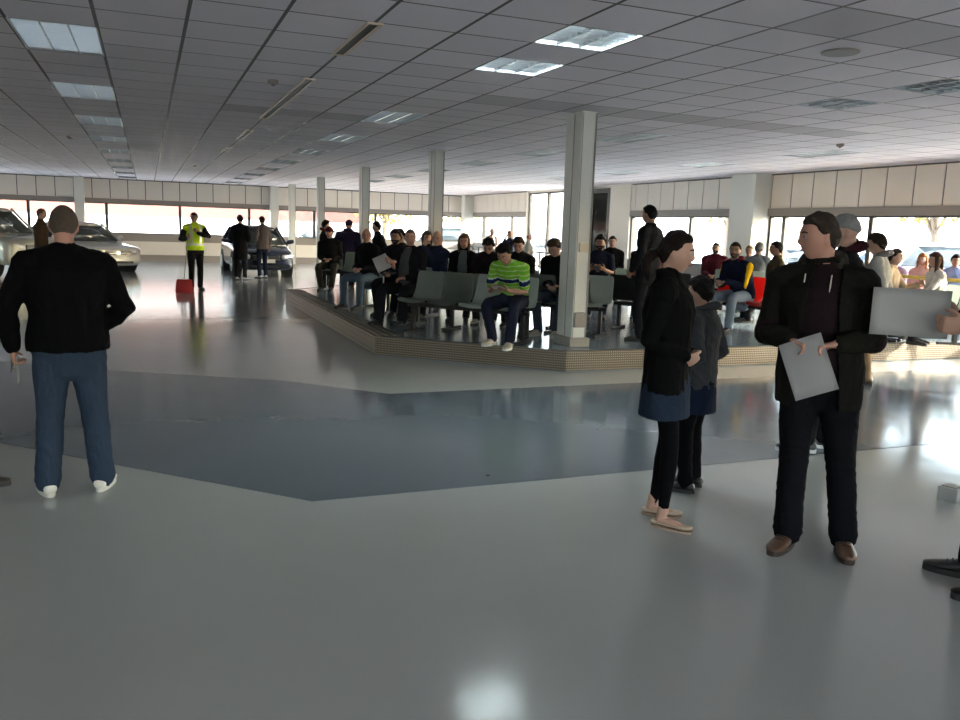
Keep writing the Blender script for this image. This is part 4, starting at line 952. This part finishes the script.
pr_ = person('stocky man in open dark parka over maroon shirt, brown shoes, holding a form', at(817, 546), -6, 1.75, side=4.2, b=1.18, belly=.045, hair=('short', (.030, .022, .017)), skin='ruddy', kind='jacket', top=(.010, .0095, .008), shirt=(.014, .008, .010), trousers=(.006, .006, .008), shoes=(.085, .040, .022), sole=(.03, .015, .01), near=0,
           hyaw=58, hpitch=2, hood=(.026, .024, .020), hem=-.20, feet=[(-.12, .0, -16), (.14, .10, 12)],
           aL={'w': (-.03, .27, 1.12), 'd': (.85, .35, -.2), 'n': (.1, .2, -1), 'curl': .75, 'pole': (-.6, -.4, -.8)}, aR={'w': (.19, .27, 1.12), 'd': (-.85, .35, -.2), 'n': (-.1, .2, -1), 'curl': .75, 'pole': (.6, -.4, -.8)})
W = pr_['W']
for s_ in (-1, 1):
    bm = new(); q0 = pr_['pn'] + pr_['fwd'] * .10 + pr_['sx'] * (s_ * .062) + V(0, 0, -.07); K = pr_['S']; loft(bm, [q0 * K, (q0 + V(0, .035, -.08)) * K, (q0 + V(-s_ * .008, .055, -.20)) * K, (q0 + V(-s_ * .02, .055, -.30)) * K], [.0035] * 4, (1, 0, 0), 6); obj('hood_cord', bm, mat('white_cord', (.5, .48, .45), .8), pr_['root'])
ux = W((1, 0, 0)) - W((0, 0, 0)); uz = Vector((0, 0, 1)); tow = (W((0, 1, 0)) - W((0, 0, 0)))
sheet('sheet_of_paper', 'white form hanging tilted from both hands of the man in the parka', 'paper', W((.085, .345, 1.005)), (-ux * math.cos(.42) - uz * math.sin(-.42)), uz * math.cos(.42) + (-ux) * math.sin(.42) * -1 + tow * -.25, .205, .285, bend=.006)
person('tall man in grey cap and dark maroon-hooded jacket behind the man in the parka', at(826, 452), -84, 1.80, b=1.05, hair=('cap', (.20, .20, .20)), kind='jacket', top=(.008, .008, .011), hood=(.03, .008, .011), trousers=(.008, .008, .01), shoes=(.05, .055, .06), sole=(.6, .6, .6), near=0, aL='pocket', aR='pocket', feet=[(-.12, .16, -4), (.12, .02, 6)])
person('dark-haired boy in pale grey hoodie and beige trousers standing near the right windows', at(866, 384), -96, 1.71, b=.95, hair=('thick', BR), kind='hoodie', top=(.34, .33, .32), hood=(.22, .20, .20), trousers=(.22, .15, .09), shoes=(.06, .035, .02), near=1, hpitch=10, aL='pocket', aR='pocket')
person('half-hidden person in dark top between the capped man and the grey-hooded boy', spot(855, 78), -70, 1.66, b=.95, hair=('short', BR), top=(.02, .015, .02), near=1)
pe = person('man in black tracksuit cut by the right edge, holding a large white sheet', at(990, 592), -80, 1.80, b=1.08, top=(.004, .005, .009), hair=('short', DK), trousers=(.003, .003, .004), shoes=(.006, .006, .007), sole=(.02, .02, .02), near=0, feet=[(-.14, -.03, -4), (.14, .06, 8)], hem=-.16,
           aL={'w': (-.10, .235, 1.21), 'd': (.1, 1, .05), 'n': (1, 0, .1), 'curl': .6, 'pole': (-.3, -.8, -.6)}, aR={'w': (.16, .235, 1.24), 'd': (-.15, .95, .05), 'n': (-1, 0, .1), 'curl': .6, 'pole': (.3, -.8, -.6)})
W = pe['W']
sheet('sheet_of_paper', 'large white paper held out by the man at the right edge', 'paper', W((.02, .455, 1.25)), W((0, 1, 0)) - W((0, 0, 0)), (0, 0, 1), .33, .225, bend=.02)
person('person in black at the left edge of whom only a shoe tip shows', at(-38, 484), 84, 1.72, near=1, aL='pocket', aR='pocket', b=.9, feet=[(-.1, -.02, -4), (.1, .06, 4)])
# --- standing in the hall
ph = person('worker in yellow high-visibility vest and black trousers with a long-handled red dustpan', at(196, 290), 12, 1.77, top=(.014, .014, .016), trousers=(.010, .010, .012), hair=('short', DK), skin='tan', near=1, hyaw=28, b=1.05,
            aR={'w': (.20, .22, 1.18), 'd': (.1, .8, .3), 'n': (-1, 0, 0), 'curl': 1.1}, aL={'w': (-.02, .2, 1.30), 'd': (.6, .1, .7), 'n': (0, -1, 0), 'curl': .7, 'pole': (-.9, .1, -.3)})
bm = new(); ph['torso'](bm, .036, -.06); M_HI = cloth((.50, .74, .03))
def hv(t, u, pc): return (((t > .045) & (t < .095)) | ((np.abs(np.abs(u) - .10) < .022) & (t > .095))).astype(int)
remesh_obj('high_visibility_vest', bm, [M_HI, mat('reflective_tape', (.5, .52, .5), .35, .4)], ph['root'], .012, 3, ('stripe', folds(.004, 5), hv, (ph['p0'].copy(), ph['axis'].copy(), ph['S'], ph['sx'].copy())), ph['S'])
W = ph['W']; q = W(ph['arms'][1][1] + ph['arms'][1][2] * .07)
t = thing('lobby_dustpan', 'red lobby dustpan with long handle standing on the floor by the worker', 'dustpan', (q.x - .12, q.y - .42, 0), azi(q.x, q.y, 0))
bm = new()
vs = [bm.verts.new(v) for v in ((-.19, .12, .003), (.19, .12, .003), (.17, -.10, .003), (-.17, -.10, .003), (-.19, .10, .06), (.19, .10, .06), (.16, -.10, .30), (-.16, -.10, .30))]
for qd in ((0, 1, 2, 3), (0, 4, 5, 1), (4, 7, 6, 5), (1, 5, 6, 2), (3, 7, 4, 0), (2, 6, 7, 3)): bm.faces.new([vs[i] for i in qd])
bmesh.ops.bevel(bm, geom=list(bm.edges), offset=.012, segments=2, affect='EDGES'); obj('pan', bm, mat('red_dustpan_plastic', (.38, .03, .03), .4), t)
bm = new(); hq = t.matrix_basis.inverted() @ q; cyl(bm, (0, -.09, .27), hq + (hq - Vector((0, -.09, .27))).normalized() * .1, .013, 10); obj('handle', bm, mat('handle_grey', (.2, .17, .15), .5), t)
person('man in long black coat standing before the blue hatchback, back to us', at(241, 280), 165, 1.78, kind='coat', hair=('short', DK), near=1, aL='pocket', aR='pocket', hyaw=-30, shoes=(.3, .3, .3))
person('man in grey-brown jacket facing away beside the front of the blue hatchback', at(263, 278), -150, 1.77, top=(.09, .075, .075), hair=('short', BR), near=1, aL='pocket', aR='down', shoes=(.4, .4, .4), trousers=NAVY)
person('person in dark coat by the off-road car, mostly behind the balding man', spot(40, 48), 80, 1.74, near=2, hair=('buzz', (.1, .06, .05)), top=BROWN)
person('man in dark jacket with burgundy scarf standing behind the beanie man', spot(325, 40), 100, 1.70, near=2, top=(.012, .01, .012), hair=('thick', DK), hood=(.12, .02, .02))
person('person in a dark navy hooded coat bent forward, back to us, between two columns', spot(347, 44), 165, 1.74, near=2, kind='coat', top=(.018, .014, .035), hair=('beanie', (.018, .014, .035)), b=1.3, lean=16, slump=10, aL='pocket', aR='pocket', hood=(.018, .014, .035))
person('man in black jacket standing in profile in front of the second window column', spot(381, 44), -80, 1.70, near=2, lean=10, hair=('thick', DK), aL='pocket', aR='pocket', b=1.1)
person('grey-haired man in brown jacket and white shirt standing against the bright glazing', spot(492, 31), 50, 1.66, near=2, top=(.045, .026, .018), shirt=(.5, .48, .44), hair=('fringe', GR), trousers=(.03, .028, .028))
person('woman in dark top with a hand at her chin, standing against the bright glazing', spot(510.5, 31.5), -60, 1.58, near=2, fem=True, top=(.02, .02, .035), hair=('bob', (.08, .04, .02)), aR='face')
person('bald man in grey-green shirt standing in profile by the tall glazing', spot(529, 33.5), 88, 1.52, near=2, kind='tee', top=(.20, .20, .17), hair=('fringe', (.12, .08, .06)), trousers=(.05, .05, .06), belly=.05)
person('tall man all in black standing on the platform, looking left', at(643, 341, PH), -118, 1.74, z=PH, near=1, kind='jacket', hem=-.22, hair=('short', DK), skin='tan', aL={'w': (-.20, .12, .92), 'n': (1, 0, 0)}, aR='pocket', b=1.05)

# --- seated figures: every one sits on a seat of a bench
def hvec(rz): return Vector((-math.sin(rz), math.cos(rz)))
def bench_for(label, n, idx, xy, rz, m=None, z=PH, pitch=.46, mk=True):
    """bench whose seat idx lies under xy; returns the places of all its seats"""
    h = hvec(rz); r = Vector((-h.y, h.x)); mid = Vector(xy) - r * (pitch * (idx - (n - 1) / 2)) - h * .02
    if mk: bench(label, n, mid.x, mid.y, z, rz, m or M_SEAT, pitch, 'beam benches on the platform')
    return [tuple(mid + r * (pitch * (k - (n - 1) / 2)) + h * .02) for k in range(n)]
def sitter(label, xy, rz, **k):
    dh = k.pop('turn', 0); return person(label, xy, 0, heading=rz + math.radians(dh), sit=True, z=PH, seat=.445, **k)
rzA = hd(-.78, -.62)
rzA = hd(-.783, -.622)
A = bench_for('front grey-green bench of four seats where the man in green polo sits', 4, 0, (3.28, 10.14), rzA)
A2 = bench_for('grey-green bench back to back behind the front row, seats empty', 3, 1, (4.22, 10.02), rzA + PI)
C = bench_for('grey-green bench with the long-haired woman and the man looking down', 5, 0, (4.15, 12.0), rzA, pitch=.47)
rzB = hd(-.62, -.78)
pg = sitter('man in bright green polo with navy chest stripe, bent over a booklet', A[0] if False else A[3], rzA, H=1.78, lean=26, slump=26, hpitch=34, kind='tee', collar=False, top=(.16, .42, .03), trousers=(.014, .016, .03), shoes=(.30, .27, .22), sole=(.5, .5, .48), skin='tan', hair=('thick', DK), near=1, turn=4, b=1.08,
            aL={'w': (-.09, .42, .66), 'd': (.5, .8, .1), 'n': (.3, -.2, .9), 'curl': .4}, aR={'w': (.12, .40, .66), 'd': (-.6, .7, .1), 'n': (-.3, -.2, .9), 'curl': .5}, feet=[(-.17, .50, -10), (.12, .34, 8)],
            stripes=(lambda t, u, pc: np.where((t > .27) & (t < .315), 1, np.where((t > .315) & (t < .33), 2, np.where(np.mod(t, .052) < .014, 3, 0))), [(.01, .02, .07), (.5, .55, .5), (.38, .52, .22)]))
W = pg['W']; sheet('booklet', 'small white booklet in the hands of the man in green polo', 'booklet', W((-.03, .52, .685)), W((1, 0, 0)) - W((0, 0, 0)), W((0, 1, .35)) - W((0, 0, 0)), .17, .13, bend=.008)
sitter('woman with long fair-brown hair, black jacket and grey top facing us in the second row', C[1], rzA, fem=True, H=1.68, turn=22, shirt=(.10, .115, .12), top=BLK, hair=('long', (.09, .055, .03)), near=1, skin='ruddy', hyaw=-4, aL='lap', aR='lap')
sitter('dark-haired man in dark jacket looking down beside the long-haired woman', C[2], rzA, H=1.74, turn=20, lean=18, slump=16, hpitch=32, hair=('thick', DK), skin='tan', near=1, aL='lap', aR='lap', top=(.016, .012, .013), shoes=(.3, .28, .25))
sitter('older man with glasses in navy jacket, hand raised to his face, second row', C[0], rzA, H=1.75, turn=-15, glasses=True, hair=('fringe', GR), top=(.018, .024, .05), aL={'w': (-.02, .3, 1.08), 'd': (.1, -.2, 1), 'n': (0, -1, 0), 'curl': .7}, aR='lap', near=1, skin='pale', hyaw=-25)
sitter('dark-haired person in black hidden behind the man in green polo', C[3], rzA, H=1.70, turn=20, lean=10, hair=('thick', (.03, .018, .012)), near=1, hpitch=20, aL='lap', aR='lap')
D_ = bench_for('grey-green bench far behind the second row, seen between heads', 4, 1, spot(427, 57), azi(*spot(427, 57), 10))
rd = azi(*spot(427, 57), 10)
sitter('person with grey-brown bob hair seated behind the man holding paper', D_[1], rd, fem=True, H=1.70, hair=('bob', (.08, .06, .045)), top=BLK, near=2, aL='lap', aR='lap')
sitter('dark-haired person seated behind the glasses-wearing man', D_[0], rd, H=1.74, hair=('thick', DK), skin='tan', near=2, hyaw=40, aL='lap', aR='lap')
# left edge of the platform
xyb = at(326, 291, PH); rb1 = azi(*xyb, -14); xb = Vector(xyb) - hvec(rb1) * .40
B1 = bench_for('far grey-green bench on the platform with the beanie man', 3, 0, tuple(xb), rb1)
sitter('man in dark red beanie and black coat with clasped hands', tuple(B1[0]), rb1, H=1.74, hair=('beanie', (.07, .012, .014)), top=(.010, .010, .011), trousers=(.035, .032, .03), near=1, skin='ruddy', lean=12, aL='lap', aR='lap', feet=[(-.10, .36, -4), (.10, .40, 4)], b=1.1)
xyb = at(352, 309, PH); rb2 = azi(*xyb, -42); xb = Vector(xyb) - hvec(rb2) * .42
B2 = bench_for('grey-green bench with the bald man in blue jeans and one empty seat', 2, 0, tuple(xb), rb2)
sitter('bald man in black jacket and blue jeans with hands on his lap', tuple(B2[0]), rb2, H=1.76, hair=('fringe', (.2, .17, .14)), top=(.009, .009, .012), trousers=(.09, .13, .18), near=1, skin='ruddy', lean=6, slump=8, aL='lap', aR='lap', glasses=True, hyaw=-36, feet=[(-.14, .40, -4), (.14, .46, 4)], shoes=(.015, .013, .012))
xyb = at(388, 326, PH); rb3 = azi(*xyb, -34); xb = Vector(xyb) - hvec(rb3) * .46 + Vector((.06, 0))
B3 = bench_for('grey-green bench under the man holding a white sheet', 1, 0, tuple(xb), rb3)
pq = sitter('heavy short-haired man in black jacket over grey jumper holding a white sheet', tuple(B3[0]), rb3, H=1.78, b=1.15, belly=.04, hair=('buzz', (.07, .055, .045)), top=(.010, .010, .013), shirt=(.07, .07, .075), near=1, skin='ruddy', lean=4, aL='lap', hyaw=-30,
            aR={'w': (.05, .38, .87), 'd': (.5, .8, 0), 'n': (-.6, 0, .6), 'curl': .7}, feet=[(-.10, .36, -4), (.22, .46, 10)], glasses=False)
W = pq['W']; w_ = pq['arms'][1][1]
sheet('sheet_of_paper', 'white sheet held low by the heavy man in the front left seats', 'paper', W(w_ + V(.10, .12, -.02)), W((.8, .5, -.45)) - W((0, 0, 0)), (0, 0, 1), .20, .21, bend=.006)
qx = W(w_ + V(.14, .10, 0)); t = thing('white_cane', 'thin white stick upright below the sheet held by the heavy man', 'stick', (*at(383, 322, PH), PH)); bm = new(); cyl(bm, (0, 0, 0), (0, 0, .66), .010, 10); obj('shaft', bm, M_WHITEPLASTIC, t); bm = new(); cyl(bm, (0, 0, .66), (0, 0, .70), .014, 10); obj('grip', bm, M_BLACK, t)
xyb = spot(396, 64); rb4 = azi(*xyb, -20)
B4 = bench_for('grey-green bench behind the heavy man holding the sheet', 1, 0, xyb, rb4)
sitter('dark-haired man with short beard half hidden behind the heavy man', B4[0], rb4, H=1.74, hair=('thick', DK), skin='tan', beard=DK, near=1, aL='lap', aR='lap', hyaw=-8, top=(.012, .010, .016))
# beside and behind the front column
xyb = at(547, 336, PH); rb5 = azi(*xyb, -22); xb = Vector(xyb) - hvec(rb5) * .42
B5 = bench_for('grey-green bench left of the front column', 2, 0, tuple(xb), rb5)
p5 = sitter('brown-haired man in black jacket and jeans bent over his phone beside the front column', tuple(B5[0]), rb5, H=1.80, lean=16, slump=20, hpitch=30, hair=('thick', (.06, .038, .022)), top=BLK, trousers=(.04, .05, .07), near=1, aL='lap', aR='lap', hyaw=8, shoes=(.35, .32, .28), sole=(.4, .4, .38))
phone('phone in the hands of the man beside the front column', p5['W'](V(0, .37, .68)), (1, 0, 0), (0, 1, .6))
xyb = spot(601, 61); rb6 = azi(*xyb, -4)
B6 = bench_for('grey-green bench right of the front column with the man in navy t-shirt', 2, 0, xyb, rb6)
p6 = sitter('bearded man in navy t-shirt facing us right of the front column', B6[0], rb6, H=1.78, kind='tee', top=(.014, .017, .032), trousers=(.03, .04, .07), hair=('thick', DK), beard=DK, skin='tan', near=1, aL='read', aR='read', hpitch=6)
phone('phone held by the bearded man in navy t-shirt', p6['W'](V(0, .45, .80)), (1, 0, 0), (0, .6, .8))
B7 = bench_for('grey-green bench deep on the platform behind the bearded man', 3, 0, spot(613, 50), azi(*spot(613, 52), 0), pitch=.62)
sitter('fair-haired person half hidden behind the bearded man', B7[0], azi(*spot(613, 52), 0), H=1.74, hair=('short', BR), near=2, aL='lap', aR='lap', top=BLK)
sitter('person with greying hair seated at the dark glass door', B7[1], azi(*spot(613, 52), 0), H=1.74, hair=('short', (.10, .09, .08)), near=2, aL='lap', aR='lap', top=BLK)
xyF = (5.40, 9.75); rF = azi(*xyF, 168)
bench_for('grey-green bench seen from behind at the right of the front column', 2, 0, xyF, rF)
xyG = (6.45, 10.15); bench_for('charcoal bench beside the tall man in black', 2, 1, xyG, azi(*xyG, 160), M_SEATD)
xyb = spot(650, 66); rb8 = azi(*xyb, 0)
bench_for('charcoal bench behind the woman with the ponytail', 2, 0, xyb, rb8, M_SEATD)
sitter('red-haired woman in pink top hidden behind the ponytail', xyb, rb8, fem=True, H=1.66, hair=('long', (.16, .04, .02)), top=(.30, .10, .10), near=1, aL='lap', aR='lap')
# right part of the platform
xyb = spot(747, 68); rb9 = azi(*xyb, -40)
E9 = bench_for('red bench with the man in navy and yellow jacket', 3, 1, xyb, rb9, M_SEATR)
def yel(t, u, pc): return ((np.abs(u) > .225) & (t > .08)).astype(int)
sitter('man in navy jacket with yellow sleeve stripe leaning forward on the red bench', E9[1], rb9, H=1.80, lean=24, slump=10, b=1.1, hair=('short', BR), beard=(.05, .03, .02), skin='tan', top=(.012, .016, .035), hood=(.10, .012, .02), trousers=(.22, .27, .33), near=1, hyaw=-30, hpitch=-4, stripes=(yel, [(.62, .38, .01)]),
       aL={'w': (-.05, .42, .72), 'd': (.5, .6, -.2), 'n': (0, 0, -1)}, aR={'w': (.10, .42, .72), 'd': (-.7, .6, -.1), 'n': (0, 0, -1)}, feet=[(-.16, .42, -10), (.16, .48, 10)])
xyb = spot(717, 52); r10 = azi(*xyb, -8)
T10 = bench_for('red bench near the yellow rail with the man in burgundy', 3, 0, xyb, r10, M_SEATR, pitch=.62)
sitter('bearded man in burgundy jacket seated in front of the right windows', T10[0], r10, H=1.62, b=1.25, slump=8, hair=('buzz', DK), beard=DK, skin='tan', top=(.07, .012, .018), near=1, aL='lap', aR='lap')
sitter('small head in pale pink top beside the man in burgundy', T10[1], r10, H=1.56, hair=('short', BLD), skin='tan', top=(.35, .25, .22), near=2, aL='lap', aR='lap')
xyb = spot(759, 56); r11 = azi(*xyb, 165)
T11 = bench_for('grey-green bench near the wall pilaster', 3, 1, xyb, r11)
sitter('grey-haired man in grey jacket, back turned, near the wall pilaster', T11[1], r11, H=1.72, lean=8, hair=('short', (.16, .15, .14)), top=(.16, .17, .18), near=1, face=False, aL='lap', aR='lap')
xyb = spot(779, 62); r12 = azi(*xyb, -80)
T12 = bench_for('grey-green bench left of the man in the parka', 2, 0, xyb, r12)
sitter('dark-haired man in olive jacket in profile left of the man in the parka', T12[0], r12, H=1.76, hair=('short', DK), skin='tan', top=(.05, .04, .02), near=1, aL='lap', aR='lap', b=1.1)
xyb = spot(893, 72); r13 = azi(*xyb, 75)
T13 = bench_for('grey-green bench behind the boy in grey hoodie', 1, 0, xyb, r13)
sitter('person in beige hoodie stretching an arm towards the woman in white', T13[0], r13, H=1.68, slump=10, hair=('short', BR), kind='hoodie', top=(.36, .28, .20), hood=(.36, .28, .20), near=1, aL={'w': (-.1, .38, .85)}, aR='lap')
xyb = spot(942, 70); r14 = azi(*xyb, -62)
T14 = bench_for('grey-green bench by the yellow rail with the woman in white', 2, 0, xyb, r14)
sitter('woman with long brown hair in white jumper near the yellow rail', T14[0], r14, fem=True, H=1.60, hair=('long', (.05, .025, .015)), kind='hoodie', top=(.55, .52, .48), near=1, aL={'w': (-.05, .42, .74)}, aR='lap', lean=6)
for px_, lab, tp, hr in ((925, 'woman in pale pink top at the sunlit window beside the white-jumper woman', (.5, .3, .28), ('long', (.2, .08, .03))), (897, 'person in lilac top at the sunlit window left of the pale pink one', (.35, .25, .40), ('short', BLD)), (958, 'dark-haired child in blue top at the sunlit window at far right', (.20, .25, .45), ('thick', DK))):
    xyb = spot(px_, 61); r15 = azi(*xyb, -20 + (px_ % 7) * 4)
    bench_for('red seat at the right windows under the ' + ' '.join(lab.split()[:5]), 1, 0, xyb, r15, M_SEATR)
    sitter(lab, xyb, r15, fem=px_ == 925, H=1.52, hair=hr, top=tp, near=2, aL='lap', aR='lap', skin='ruddy')
bake_pending()
